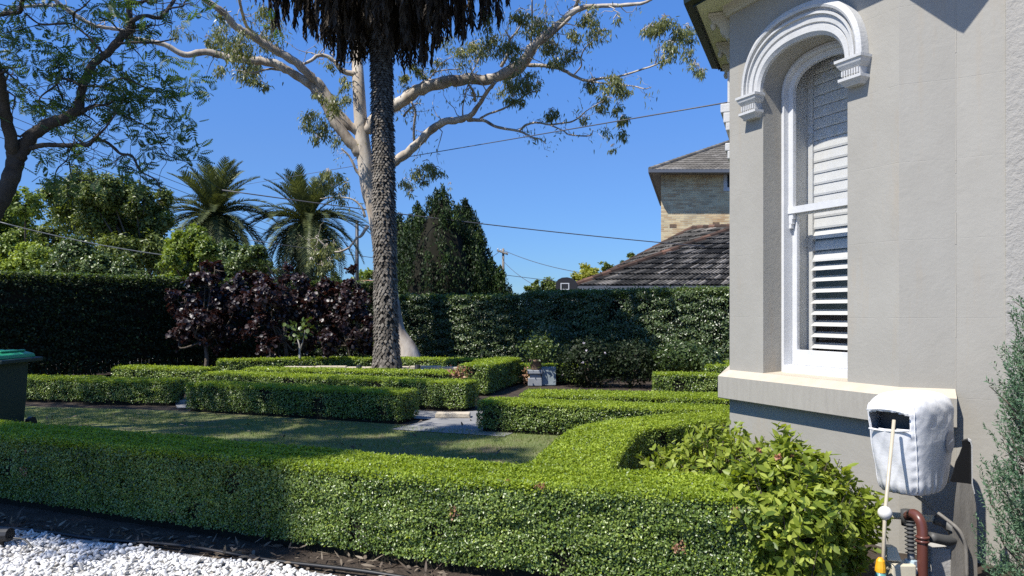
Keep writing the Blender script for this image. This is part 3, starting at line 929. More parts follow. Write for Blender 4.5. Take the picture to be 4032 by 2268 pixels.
def arch_band(mb, e0, e1, d0, d1, zlow):
    """frame member following jambs and arch between insets e0<e1 and depths d0<d1"""
    def loop(e):
        L_ = [(s0 + e, zlow)] + [arch(HA - e, HB_ - e, t) for t in TH] + [(s1 - e, zlow)]
        return L_
    A, B = loop(e0), loop(e1)
    rs = [[(a[0], d1, a[1]), (a[0], d0, a[1]), (b_[0], d0, b_[1]), (b_[0], d1, b_[1])] for a, b_ in zip(A, B)]
    mb.rings(rs, close=True)


arch_band(win, 0.002, 0.028, WD, WD + 0.09, 1.09)
arch_band(win, 0.0285, 0.044, WD - 0.014, WD + 0.09, 1.09)
win.box(s0 + .044, s1 - .044, WD - .03, WD + .14, 1.095, 1.165)
wo = win.build('window', M['white'])
frame(wo, K0, u)


def wchild(mb, name, mat, bevel=0.0):
    o = mb.build(name, mat, None, False, bevel)
    o.parent = wo
    return o


MR = 2.44
mb = MB()
arch_band(mb, 0.0445, 0.094, WD + 0.035, WD + 0.07, MR - 0.03)
mb.box(s0 + .045, s1 - .045, WD + .028, WD + .072, MR - .03, MR + .025)
# horns of the upper sash
for a in (s0 + .047, s1 - .092):
    for k, (z, w) in enumerate(((MR - .075, .045), (MR - .115, .036), (MR - .15, .026))):
        mb.box(a, a + w, WD + .036, WD + .068, z, z + (.045 if k == 0 else .04))
wchild(mb, 'sash', M['white'])
mb = MB()
mb.box(s0 + .045, s0 + .095, WD + .076, WD + .11, 1.166, MR - .005)
mb.box(s1 - .095, s1 - .045, WD + .076, WD + .11, 1.166, MR - .005)
mb.box(s0 + .095, s1 - .095, WD + .076, WD + .11, 1.166, 1.29)
mb.box(s0 + .095, s1 - .095, WD + .076, WD + .11, MR - .045, MR - .005)
wchild(mb, 'sash', M['white'], 0.003)
mb = MB()
ring = [(s0 + .09, MR)] + [arch(HA - .092, HB_ - .092, t) for t in TH] + [(s1 - .09, MR)]
mb.add([(a, WD + .052, z) for a, z in ring], [tuple(range(len(ring)))])
wchild(mb, 'pane', M['glass'])
mb = MB().add([(s0 + .095, WD + .093, 1.29), (s1 - .095, WD + .093, 1.29), (s1 - .095, WD + .093, MR - .045), (s0 + .095, WD + .093, MR - .045)], [(0, 1, 2, 3)])
wchild(mb, 'pane', M['glass'])
# white linings beside the shutter
for a, b_ in ((s0 - .045, s0 + .043), (s1 - .043, s1 + .045)):
    wchild(MB().box(a, b_, RD + .032, 0.50, 1.0, 3.9), 'jamb_lining', M['slat'])
# louvred shutter
SD = 0.46
mb = MB()
mb.box(s0 + .045, s0 + .1, SD - .02, SD + .02, 1.2, 3.8)
mb.box(s1 - .1, s1 - .045, SD - .02, SD + .02, 1.2, 3.8)
mb.box(s0 + .1, s1 - .1, SD - .02, SD + .02, 1.2, 1.275)
wchild(mb, 'shutter_frame', M['slat'])
sl = MB()
rs = []
for a in (s0 + .103, s1 - .103):
    rs.append([(a, y_, z_) for y_, z_ in ((-.0, -.05), (-.0055, -.034), (-.006, .034), (0, .05), (.006, .034), (.0055, -.034))])
sl.rings(rs)
slat0 = None
zz = 1.325
k = 0
while zz < 3.72:
    closed = zz > 2.30
    part_ = 2.02 < zz <= 2.30
    tilt = math.radians(-8 if closed else (-30 if part_ else -61) + RNG.normal(0, 1.3))
    if slat0 is None:
        slat0 = sl.build('slat', M['slat'])
        so = slat0
    else:
        so = slat0.copy()
        COL.objects.link(so)
    so.parent = wo
    so.location = (0, SD, zz)
    so.rotation_euler = (tilt, 0, 0)
    zz += 0.092
    k += 1

# cornice, soffit, gutter, brackets
def meet(p, d, q, e):
    k_ = np.linalg.solve(np.array([[d[0], -e[0]], [d[1], -e[1]]]), np.array(q) - np.array(p))
    return tuple(np.array(p) + np.array(d) * k_[0])


la, ld, lf = ((1.655, 6.408), (.43, -.9)), ((2.27, 8.264), (-.372, -.928)), ((2.5, 4.64), (1, .02))
EC = [(2.27, 8.264), meet(*la, *ld), meet(*la, *lf), (3.34, 4.65)]
cz = 4.255
co = [(KD, nD), (K0, mit0), (K1, mit1), (K2, nB)]
pr_ = [(0.0, 4.17), (0.03, 4.17), (0.035, 4.2), (0.055, 4.21), (0.06, cz)]
rs = [[(K[0] + m_[0] * e, K[1] + m_[1] * e, z) for e, z in pr_] for K, m_ in co]
MB().rings(rs, close=False).build('cornice', M['bracket'], house)
poly = EC + [(6.5, 6.0), (6.5, 10), (2.75, 8.32)]
mb = MB()
mb.add([(x, y, cz) for x, y in poly], [tuple(range(len(poly)))])
mb.build('soffit', M['soffit'], house)
mb = MB()
topc = (4.2, 6.9, 5.6)
mb.add([(x, y, cz + 0.13) for x, y in poly] + [topc], [(i, (i + 1) % len(poly), len(poly)) for i in range(len(poly))])
mb.build('roof', M['roof_iron'], house)
mb = MB()
gp = EC[:4]
q = [(0, cz - .005), (.022, cz - .03), (.024, cz - .012), (.095, cz + .0), (.105, cz + .10), (.085, cz + .1), (.075, cz + .02), (0, cz + .13)]
gn = [unit(np.array([b_[1] - a[1], a[0] - b_[0]])) for a, b_ in zip(gp[:-1], gp[1:])]
grs = []
for i, p in enumerate(gp):
    if i == 0:
        m_ = gn[0]
    elif i == len(gp) - 1:
        m_ = gn[-1]
    else:
        m_ = unit(gn[i - 1] + gn[i])
        m_ = m_ / (m_ @ gn[i])
    grs.append([(p[0] + m_[0] * e, p[1] + m_[1] * e, z) for e, z in q])
mb.rings(grs)
mb.build('gutter', M['gutter'], house)
# fascia across the far end of the eave
mb = MB()
a, b_ = np.array([2.27, 8.264]), np.array([2.75, 8.32])
mb.add([(a[0], a[1], cz - .03), (b_[0], b_[1], cz - .03), (b_[0], b_[1], cz + .13), (a[0], a[1], cz + .13), (a[0], a[1] + .03, cz - .03), (b_[0], b_[1] + .03, cz - .03), (b_[0], b_[1] + .03, cz + .13), (a[0], a[1] + .03, cz + .13)],
       [(0, 1, 2, 3), (4, 7, 6, 5), (0, 4, 5, 1), (3, 2, 6, 7), (0, 3, 7, 4), (1, 5, 6, 2)])
mb.build('fascia', M['gutter'], house)
# scrolled eave brackets on the far facet
for sb_ in (1.80, 1.02, 0.3):
    mb = MB()
    sec = [(0, 4.25), (.20, 4.25), (.21, 4.22), (.2, 4.195), (.18, 4.19), (.178, 4.15), (.16, 4.11), (.13, 4.1), (.1, 4.06), (.095, 4.0), (.08, 3.95), (.05, 3.92), (.03, 3.87), (0, 3.86)]
    mb.rings([[(sb_ + w, -d * .92 - .002, 4.25 - (4.25 - z) * .62) for d, z in sec] for w in (-.05, .05)])
    mb.box(sb_ - .075, sb_ + .075, -.19, -.03, 4.225, 4.25)
    o = wall_obj(mb, 'bracket', M['bracket'], KD, uD, bevel=0.01)
    mb = MB().lathe([(.006, .0), (.018, .01), (.026, .035), (.026, .05), (.018, .058), (.018, .075)], (sb_, -.15, 4.115), 12)
    pd = mb.build('pendant', M['bracket'], None, True)
    pd.parent = o

# ------------------------------------------------------------------ things at the house wall
# white fabric cover over a wall-mounted box
ca_ = np.array([-0.82, -0.572])
cb_ = np.array([0.572, -0.82])
cc_ = np.array([2.405, 4.585])
cov = root('fabric_cover', (cc_[0], cc_[1], 0.55), 'white elasticated fabric cover with an open slot, pulled over a box on the wall', 'cover')
rings = []
nz_, na_ = 80, 160
for i in range(nz_ + 1):
    t = i / nz_
    z = 0.53 + 0.62 * t
    ha = 0.235 + 0.045 * min(1, t * 1.6)
    hb = 0.150 + 0.018 * min(1, t * 2)
    top = max(0.0, (t - 0.76) / 0.24)
    bot = max(0.0, (0.1 - t) / 0.1)
    k = math.sqrt(max(0.0, 1 - top ** 2.3)) if top < 1 else 0.0
    k = max(k, 0.02) * (1 - 0.10 * bot ** 2)
    sh = 0.0
    r_ = []
    for j in range(na_):
        th = 2 * math.pi * j / na_
        c, s_ = math.cos(th), math.sin(th)
        ex = 3.8
        rr = (abs(c) ** ex + abs(s_) ** ex) ** (-1 / ex)
        a, b_ = rr * c * ha, rr * s_ * hb
        # folds: strong near the front/side seam, gathers at the hem
        near_front = math.exp(-((th - math.radians(42)) / 0.12) ** 2) if th < math.pi else 0
        fold = 0.006 * math.sin(z * 105 + 3 * math.sin(th * 3)) * near_front * 0.35
        fold += 0.0035 * math.sin(z * 15 + th * 4 + 1.2 * math.sin(z * 9 + th * 2)) * (0.3 + 0.7 * max(0.0, c))
        fold += 0.005 * (1 - abs(math.sin(z * 9 - b_ * 22 + 1))) ** 3 * max(0.0, c) ** 2
        fold += 0.006 * math.sin(th * 19 + z * 6) * max(0, 1 - t * 4)
        fold += 0.006 * math.sin(th * 13 + 2 * math.sin(z * 30)) * max(0, (t - .6) * 2.5)
        a += fold * c
        b_ += fold * s_
        a -= 0.048 * (1 - t) * max(0.0, rr * c)
        low = max(0.0, 1 - t / 0.3) ** 2
        a += 0.07 * low * max(0.0, -rr * c)
        if b_ < 0:
            b_ *= 1 - 0.16 * (1 - t)
        w = cc_ + ca_ * (a * k) + cb_ * (b_ * k)
        r_.append((w[0], w[1], z - 0.03 * top * (1 - k)))
    rings.append(r_)
# slot in the front face: leave out quads there
mb = MB()
V = [p for r in rings for p in r]
Fc = []
for i in range(nz_):
    for j in range(na_):
        t = (i + .5) / nz_
        th = 2 * math.pi * (j + .5) / na_
        dth = (th + math.pi) % (2 * math.pi) - math.pi
        b_ = math.tan(dth) if abs(dth) < 1.2 else 9
        if 0.625 + 0.02 * b_ < t < 0.755 + 0.035 * (1 - (b_ / 0.8) ** 2) and abs(dth) < math.radians(38):
            continue
        Fc.append((i * na_ + j, i * na_ + (j + 1) % na_, (i + 1) * na_ + (j + 1) % na_, (i + 1) * na_ + j))
Fc.append(tuple(nz_ * na_ + j for j in range(na_)))
mb.add(V, Fc)
o = mb.build('cover_cloth', M['fabric'], cov, True)
md = o.modifiers.new('thick', 'SOLIDIFY')
md.thickness = 0.004
# dark box under the cover, seen through the slot
mb = MB()
q = [cc_ + ca_ * a + cb_ * b_ for a, b_ in ((.13, -.11), (.13, .11), (-.24, .11), (-.24, -.11))]
mb.rings([[(p[0], p[1], z) for p in q] for z in (0.56, 1.03)])
mb.build('box', M['rubber'], cov)
mb = MB()
pts = []
for b_ in np.linspace(-.112, .126, 12):
    w = cc_ + ca_ * (0.262) + cb_ * b_
    pts.append((w[0], w[1], 0.918 + 0.06 * b_ - 0.012 * (1 - (b_ / .135) ** 2)))
mb.tube(pts, 0.006, 6).build('slot_hem', M['fabric'], cov, True)
# piping along the front edges and the slot's upper lip
mb = MB()
pts = []
for b_ in np.linspace(-.118, .126, 14):
    w = cc_ + ca_ * 0.2725 + cb_ * b_
    pts.append((w[0], w[1], 1.017 + 0.016 * (1 - (b_ / .128) ** 2)))
mb.tube(pts, 0.006, 6).build('slot_lip', M['fabric'], cov, True)
for j in (20, 140):
    mb = MB()
    pts = [np.array(rings[i][j]) * 1.0 + np.array([*(ca_ * .003), 0]) for i in range(2, 70, 2)]
    mb.tube(pts, 0.0035, 5).build('seam', M['fabric'], cov, True)
# round grey printed badge with a pale bar on the side
mb = MB()
bc = cc_ + cb_ * 0.1775 - ca_ * 0.11
R_b = 0.05
ringp = [(bc[0] - ca_[0] * R_b * math.cos(t), bc[1] - ca_[1] * R_b * math.cos(t), 0.83 + 0.066 * math.sin(t)) for t in np.linspace(0, 2 * math.pi, 28, endpoint=False)]
mb.add(ringp, [tuple(range(28))])
bd = mb.build('badge', M['badge'], cov)
mb = MB()
bc2 = bc + cb_ * 0.002
mb.add([(bc2[0] - ca_[0] * e, bc2[1] - ca_[1] * e, 0.83 + z) for e, z in ((-.026, -.016), (.03, .006), (.03, .02), (-.026, -.002))], [(0, 1, 2, 3)])
mb.build('badge_bar', M['fabric'], bd)

# beige tube with ball
tb = root('garden_pole', (2.02, 4.12, 0), 'thin beige tube with a white ball and yellow collar, leaning up to the fabric cover', 'pole')
p_top, p_bot = atY(894, 420, 4.33), atY(882.5, 580, 4.12)
pb = atY(885, 513, 4.2)
MB().tube([p_bot, pb, p_top], [0.0105, 0.0105, 0.0095], 12).build('tube', M['pole_beige'], tb, True)
mb = MB().lathe([(.0, -.037), (.02, -.033), (.033, -.018), (.039, 0), (.035, .016), (.024, .03), (.012, .036)], pb, 20)
mb.build('ball', M['ball'], tb, True)
pc = atY(880.5, 566, 4.13)
mb = MB()
mb.lathe([(.012, .045), (.022, .03), (.028, -.01), (.029, -.03), (.012, -.032)], pc, 12).build('collar', M['yellow'], tb)
MB().lathe([(.012, .0), (.027, .0), (.027, -.3), (.012, -.3)], pc - np.array([0, 0, .031]), 14).build('handle', M['teal'], tb, True)


def pipe(name, pts, Y, r, mat, label, cat, sub=5, n=14, parent=None):
    P = np.array([atY(px, py, (Y if np.isscalar(Y) else Y[i])) for i, (px, py) in enumerate(pts)])
    C_ = catmull(P, sub)
    o = MB().tube(C_, r, n).build(name, mat, parent, True)
    if parent is None:
        tag(o, label, cat)
    return o


bp_ = root('brown_pipe', (2.33, 4.3, 0), 'brown pipe with an elbow bend and collar below the fabric cover', 'pipe')
pipe('pipe', [(908, 516), (913.5, 514), (919, 519), (922, 528), (922.5, 545), (922.5, 600)], [4.45, 4.38, 4.33, 4.31, 4.3, 4.3], [0.029] * 26, M['brown_pipe'], None, None, parent=bp_)
for py in (537, 541):
    c = atY(922.5, py, 4.3)
    MB().lathe([(.028, -.008), (.036, -.006), (.037, .004), (.03, .008)], c, 18).build('pipe_collar', M['brown_pipe'], bp_, True)
c = atY(908, 517, 4.47)
MB().lathe([(.0, -.05), (.036, -.05), (.04, .04), (.0, .045)], c, 14).build('pipe_end', M['rubber'], bp_, True)

cd = root('corrugated_conduit', (2.27, 4.35, 0), 'grey ribbed hose with a pale blue nut, standing left of the brown pipe', 'conduit')
c0, c1 = atY(910, 521, 4.36), atY(911, 553, 4.33)
P_, R__ = [], []
for i in range(57):
    t = i / 56
    P_.append(c0 * (1 - t) + c1 * t)
    R__.append(0.024 + 0.008 * math.cos(i * 2 * math.pi / 7))
MB().tube(P_, R__, 14).build('ribbed_hose', M['rubber'], cd, True)
MB().lathe([(.0, 0), (.019, 0), (.019, -.05), (0, -.05)], c1, 14).build('hose_end', M['conduit'], cd, True)
MB().lathe([(.02, 0), (.034, -.004), (.034, -.035), (.02, -.04)], c1 - np.array([0, 0, .035]), 8).build('nut', M['nut'], cd)
c2 = c1 - np.array([0, 0, .075])
mb = MB().box(c2[0] - .036, c2[0] + .036, c2[1] - .03, c2[1] + .03, c2[2] - .22, c2[2])
vb = mb.build('valve_box', M['concrete'], cd, False, 0.006)
mb = MB()
mb.rings([[(c2[0] + .005 + .02 * k * math.cos(t), c2[1] - .031 - d, c2[2] - .05 + .02 * k * math.sin(t)) for t in np.linspace(0, 6.283, 14, endpoint=False)] for k, d in ((1, 0), (1, .004), (.55, .004), (.5, .0))])
mb.build('valve_ring', M['brown_pipe'], vb, True)

bx = root('cream_box', (2.18, 4.3, 0), 'cream plastic valve box with a sloping lid at the bottom by the pole', 'box')
c = atY(897, 566, 4.32)
MB().box(c[0] - .052, c[0] + .085, c[1] - .05, c[1] + .06, -0.02, c[2] + .02).build('body', M['cream'], bx, False, 0.008)
mb = MB()
a0, a1, a2, a3 = atY(887.5, 547, 4.32), atY(897, 547.5, 4.32), atY(902.5, 562, 4.3), atY(887.5, 561, 4.3)
mb.rings([[tuple(p + np.array([0, dy, 0])) for p in (a0, a1, a2, a3)] for dy in (0, .06)])
mb.build('lid', M['cream'], bx, False, 0.006)

pipe('cream_pipe', [(866, 514), (900, 516), (936, 519)], [4.72, 4.66, 4.6], 0.021, M['cream'], 'cream horizontal pipe along the wall foot behind the brown pipe', 'pipe')
pipe('rubber_elbow', [(934, 519), (945, 523), (953, 531), (955, 538), (948, 540.5), (930, 537)], [4.6, 4.57, 4.52, 4.47, 4.43, 4.4], 0.03, M['rubber'], 'dark grey rubber pipe bend joining the cream pipe', 'pipe')
pipe('thin_cable', [(915, 495), (924, 501.5), (934, 510), (946, 519), (957, 528), (963, 537), (966, 549), (967, 580)], [4.5, 4.5, 4.5, 4.45, 4.4, 4.38, 4.38, 4.38], 0.010, M['shape_grey'], 'thin grey cable hanging from the fabric cover down to the ground', 'cable')
c = atY(936, 560, 4.5)
cbk = MB().box(c[0] - .06, c[0] + .06, c[1] - .06, c[1] + .1, -0.02, atY(936, 545.6, 4.5)[2]).build('concrete_block', M['concrete'], None, False, 0.008)
tag(cbk, 'pale concrete block standing right of the brown pipe', 'block')

# curved upright panel right of the cover, black above and grey below
pn = root('curved_shape', (2.65, 4.55, 0), 'curved grey panel with black top end, standing right of the cover', 'shape')


def slab(pts, Y, th, name, mat):
    f_ = [atY(px, py, Y) for px, py in pts]
    d = np.array([0.25, th, 0])
    d = unit(np.array([0.5, 0.86, 0])) * th
    mb = MB()
    k = len(f_)
    mb.rings([[tuple(p) for p in f_], [tuple(p + d) for p in f_]])
    return mb.build(name, mat, pn)


slab([(962, 441), (968, 439.5), (971, 443), (971.5, 460), (971.5, 484), (950, 481.5), (953, 473), (955.5, 463), (959.5, 455), (962, 448)], 4.42, 0.05, 'black_end', M['black'])
slab([(971.5, 484.2), (974, 494), (976, 505), (977, 530), (977.5, 590), (950, 590), (952.5, 530), (955, 500), (957, 482)], 4.42, 0.05, 'grey_body', M['shape_grey'])
slab([(968, 439.2), (971.4, 441), (972.6, 446), (972.8, 484), (975.2, 494), (974.2, 494), (971.6, 484), (971.2, 446), (970.3, 442.5), (968, 440.5)], 4.412, 0.06, 'white_rim', M['mould'])  # pale strip standing in for light caught along the edge


# ------------------------------------------------------------------ shrubs
def rosettes(n, c, rad, zlow=-0.2):
    d = unit(rnd(n))
    d = d[d[:, 2] > zlow]
    k = RNG.uniform(0.72, 1.05, (len(d), 1))
    lump = 1 + 0.12 * np.sin(d[:, :1] * 5 + 1) * np.sin(d[:, 1:2] * 6) + 0.1 * np.sin(d[:, 2:3] * 7)
    return np.array(c) + d * k * lump * np.array(rad), d


def shrub(c, rad, n, label, cat='shrub', leaf=0.075, mat='shrub', parts=300, name='leafy_shrub', per=7, group=None, zlow=-0.5):
    r = root(name, (c[0], c[1], 0), label, cat, group)
    tips, d = rosettes(n, c, rad, zlow)
    mb = MB()
    for i in range(0, len(tips), 3):
        b0 = np.array([c[0] + RNG.normal(0, .05), c[1] + RNG.normal(0, .05), 0.0])
        mid = (b0 + tips[i]) / 2 + RNG.normal(0, .03, 3) + [0, 0, -.03]
        mb.tube([b0, mid, tips[i]], [0.006, 0.004, 0.002], 4)
    o = mb.build('stem', M['bark'], r)
    o['kind'] = 'stuff'
    P = np.repeat(tips, per, axis=0)
    D = np.repeat(unit(d + [0, 0, 0.7]), per, axis=0)
    k = len(P)
    P = P - D * RNG.uniform(0, 0.10, (k, 1))
    side = np.cross(D, rnd(k))
    ax = unit(side) * RNG.uniform(0.5, 1.2, (k, 1)) + D * RNG.uniform(0.3, 1.0, (k, 1))
    nr = D * 0.8 + rnd(k) * 0.42 - unit(side) * 0.3
    ln = leaf * RNG.uniform(0.6, 1.25, k)
    wd = ln * RNG.uniform(0.36, 0.5, k)
    camd = np.linalg.norm(P - np.array([0, 0, EYE]), axis=1) - 0.25 * np.sum((P - np.array(c)) * np.array([-0.3, -0.8, 0.5]), axis=1) * 2
    order = np.argsort(camd)
    rest = order[parts:]
    o = leaves_obj('foliage', OVAL, P[rest], nr[rest], ax[rest], ln[rest], wd[rest], M[mat], r)
    o['kind'] = 'stuff'
    # the nearest leaves singly, sharing one mesh
    if parts:
        tv, tf = OVAL
        me = mesh_np('leaf', tv * [1, 1, 1], tf, 3, M[mat])
        nn = unit(nr)
        aa = unit(ax - nn * np.sum(ax * nn, axis=1, keepdims=True))
        xx = np.cross(aa, nn)
        mats_ = [me]
        for q in range(3):
            me2 = me.copy()
            me2.materials[0] = M[mat + '_%d' % q] if (mat + '_%d' % q) in M else M[mat]
            mats_.append(me2)
        for i in order[:parts]:
            o = bpy.data.objects.new('leaf', mats_[int(RNG.integers(0, len(mats_)))])
            COL.objects.link(o)
            o.parent = r
            mt = Matrix(((xx[i][0] * wd[i], aa[i][0] * ln[i], nn[i][0] * wd[i], P[i][0] - c[0]),
                         (xx[i][1] * wd[i], aa[i][1] * ln[i], nn[i][1] * wd[i], P[i][1] - c[1]),
                         (xx[i][2] * wd[i], aa[i][2] * ln[i], nn[i][2] * wd[i], P[i][2]), (0, 0, 0, 1)))
            o.matrix_basis = mt
    return r, tips


M['shrub_0'] = leaf_mat('shrub_leaf_pale', [(0.33, 0.39, 0.065), (0.4, 0.45, 0.09)], rough=0.5, trans=0.33, spec=0.3)
M['shrub_1'] = leaf_mat('shrub_leaf_mid', [(0.17, 0.23, 0.028), (0.24, 0.3, 0.04)], rough=0.45, trans=0.3, spec=0.3)
M['shrub_2'] = leaf_mat('shrub_leaf_dark', [(0.07, 0.115, 0.018), (0.11, 0.165, 0.025)], rough=0.45, trans=0.28, spec=0.3)
s1_, tips = shrub((1.60, 4.42, 0.35), (0.47, 0.38, 0.49), 1700, 'large leafy green shrub with faded flowers, in front of the house wall', leaf=0.070)
shrub((1.6, 5.85, 0.36), (0.56, 0.45, 0.35), 800, 'lower leafy green shrub between the curved hedge and the house', leaf=0.065, parts=200)
hi = tips[(tips[:, 2] > 0.6) & (tips[:, 1] < 4.45)]
for q_ in range(6):
    c = hi[int(q_ * len(hi) / 6)] + np.array([0, 0, .012])
    k = 14
    d = unit(rnd(k) + [0, 0, 0.6])
    leaves_obj('flower_head', OVAL, np.tile(c, (k, 1)), rnd(k), d, 0.026, 0.016, M['red_flower'], s1_)

# feathery blue-green conifer against the wall at the frame edge
jr = root('juniper_shrub', (2.84, 3.76, 0), 'upright feathery blue-green conifer shrub beside the rendered wall', 'shrub')
k = 2300
zt = RNG.uniform(0.0, 1.0, k)
ang = RNG.uniform(0, 2 * np.pi, k)
prof_r = np.interp(zt, [0, .15, .3, .45, .6, .75, .9, 1.0], [.34, .38, .36, .33, .31, .26, .15, .02])
rr = prof_r * RNG.uniform(0.55, 1.06, k) * (1 + 0.12 * np.sin(ang * 5 + zt * 9))
P = np.stack([2.84 + rr * np.cos(ang), 3.76 + rr * np.sin(ang), 0.03 + zt * 1.83], 1)
D = unit(np.stack([np.cos(ang) * 0.55, np.sin(ang) * 0.55, np.full(k, 1.0)], 1) + rnd(k) * 0.25)
PV, NV, AV = [], [], []
for i in range(k):
    L_ = RNG.uniform(0.09, 0.17)
    q = 34
    t = np.linspace(0, 1, q)[:, None]
    line_ = P[i] + D[i] * L_ * t + np.array([0, 0, 0.02]) * t ** 2
    PV.append(line_)
    sdir = unit(rnd(q))
    sdir = unit(sdir - D[i] * (sdir @ D[i])[:, None])
    AV.append(sdir * 0.75 + D[i] * 0.8)
    NV.append(rnd(q))
PV, NV, AV = np.concatenate(PV), np.concatenate(NV), np.concatenate(AV)
o = leaves_obj('foliage', LEAF, PV, NV, AV, RNG.uniform(0.016, 0.03, len(PV)), RNG.uniform(0.005, 0.008, len(PV)), M['juniper'], jr)
o['kind'] = 'stuff'
mb = MB()
for i in range(0, k, 9):
    b0 = np.array([2.84, 3.76, max(0.0, P[i][2] - 0.45)])
    mb.tube([b0, P[i], P[i] + D[i] * 0.12], [0.008, 0.004, 0.0015], 4)
o = mb.build('stem', M['bark'], jr)
o['kind'] = 'stuff'


# ------------------------------------------------------------------ trees
def T0(zx, zy, Y, tile=0):
    """tile point (thirds of the picture, 2576 px wide) to a point at depth Y"""
    return atY(341.33 * tile + 0.1325 * zx, 0.1325 * zy, Y)


def branch(mb, pts, tile, Ys, Ye, n=8, jit=0.0, sub=5):
    P, R = [], []
    m_ = len(pts)
    for i, (x, y, r) in enumerate(pts):
        Y = Ys + (Ye - Ys) * (i / max(1, m_ - 1)) ** 1.3
        P.append(T0(x, y, Y, tile))
        R.append(r * 0.1325 / F * Y)
    C_ = catmull(P, sub)
    Rr = np.interp(np.linspace(0, m_ - 1, len(C_)), np.arange(m_), R)
    if jit:
        C_[1:-1] += RNG.normal(0, jit, (len(C_) - 2, 3)) * Rr[1:-1, None]
    Rr = Rr * (1 + 0.06 * np.sin(np.arange(len(Rr)) * 1.9))
    mb.tube(C_, Rr, n)
    return C_, Rr


def twigs(mb, C_, Rr, count, length, up=0.2, tips=None, r0=0.3, start=0.25):
    for _ in range(count):
        i = int(RNG.uniform(start, 1) * (len(C_) - 1))
        p = C_[i].copy()
        d = unit(RNG.normal(size=3) + [0, 0, up])
        L_ = length * RNG.uniform(0.5, 1.3)
        pts = [p]
        for s_ in range(5):
            d = unit(d + RNG.normal(size=3) * 0.42)
            p = p + d * L_ / 5
            pts.append(p)
        r = min(Rr[i] * r0, 0.016)
        mb.tube(pts, np.linspace(r, 0.004, 6), 4)
        if tips is not None:
            tips.extend(pts[2:])


# --- gum tree behind the palm
GY = 20.5
gum = root('gum_tree', tuple(atY(402, 358, GY) * np.array([1, 1, 0])), 'tall pale-barked gum tree with spreading limbs behind the big palm', 'tree')
tr = MB()
tips = []
pts = [atY(402.5, 366, GY), atY(401, 352, GY), atY(393.5, 330, GY), atY(388, 290, GY), atY(381.5, 250, GY), atY(376, 215, GY), atY(369, 190, GY), atY(365, 160, GY), atY(361, 125, GY), atY(358.5, 85, GY), atY(357, 60, GY + .3), atY(354, 30, GY + .6), atY(356, 0, GY + 1), atY(352, -60, GY + 1)]
rad = [0.62, 0.46, 0.30, 0.25, 0.23, 0.22, 0.215, 0.21, 0.18, 0.165, 0.15, 0.12, 0.1, 0.05]
C_ = catmull(pts, 5)
tr.tube(C_, np.interp(np.linspace(0, len(pts) - 1, len(C_)), np.arange(len(pts)), rad), 16)
o = tr.build('trunk', M['gum_bark'], gum, True)
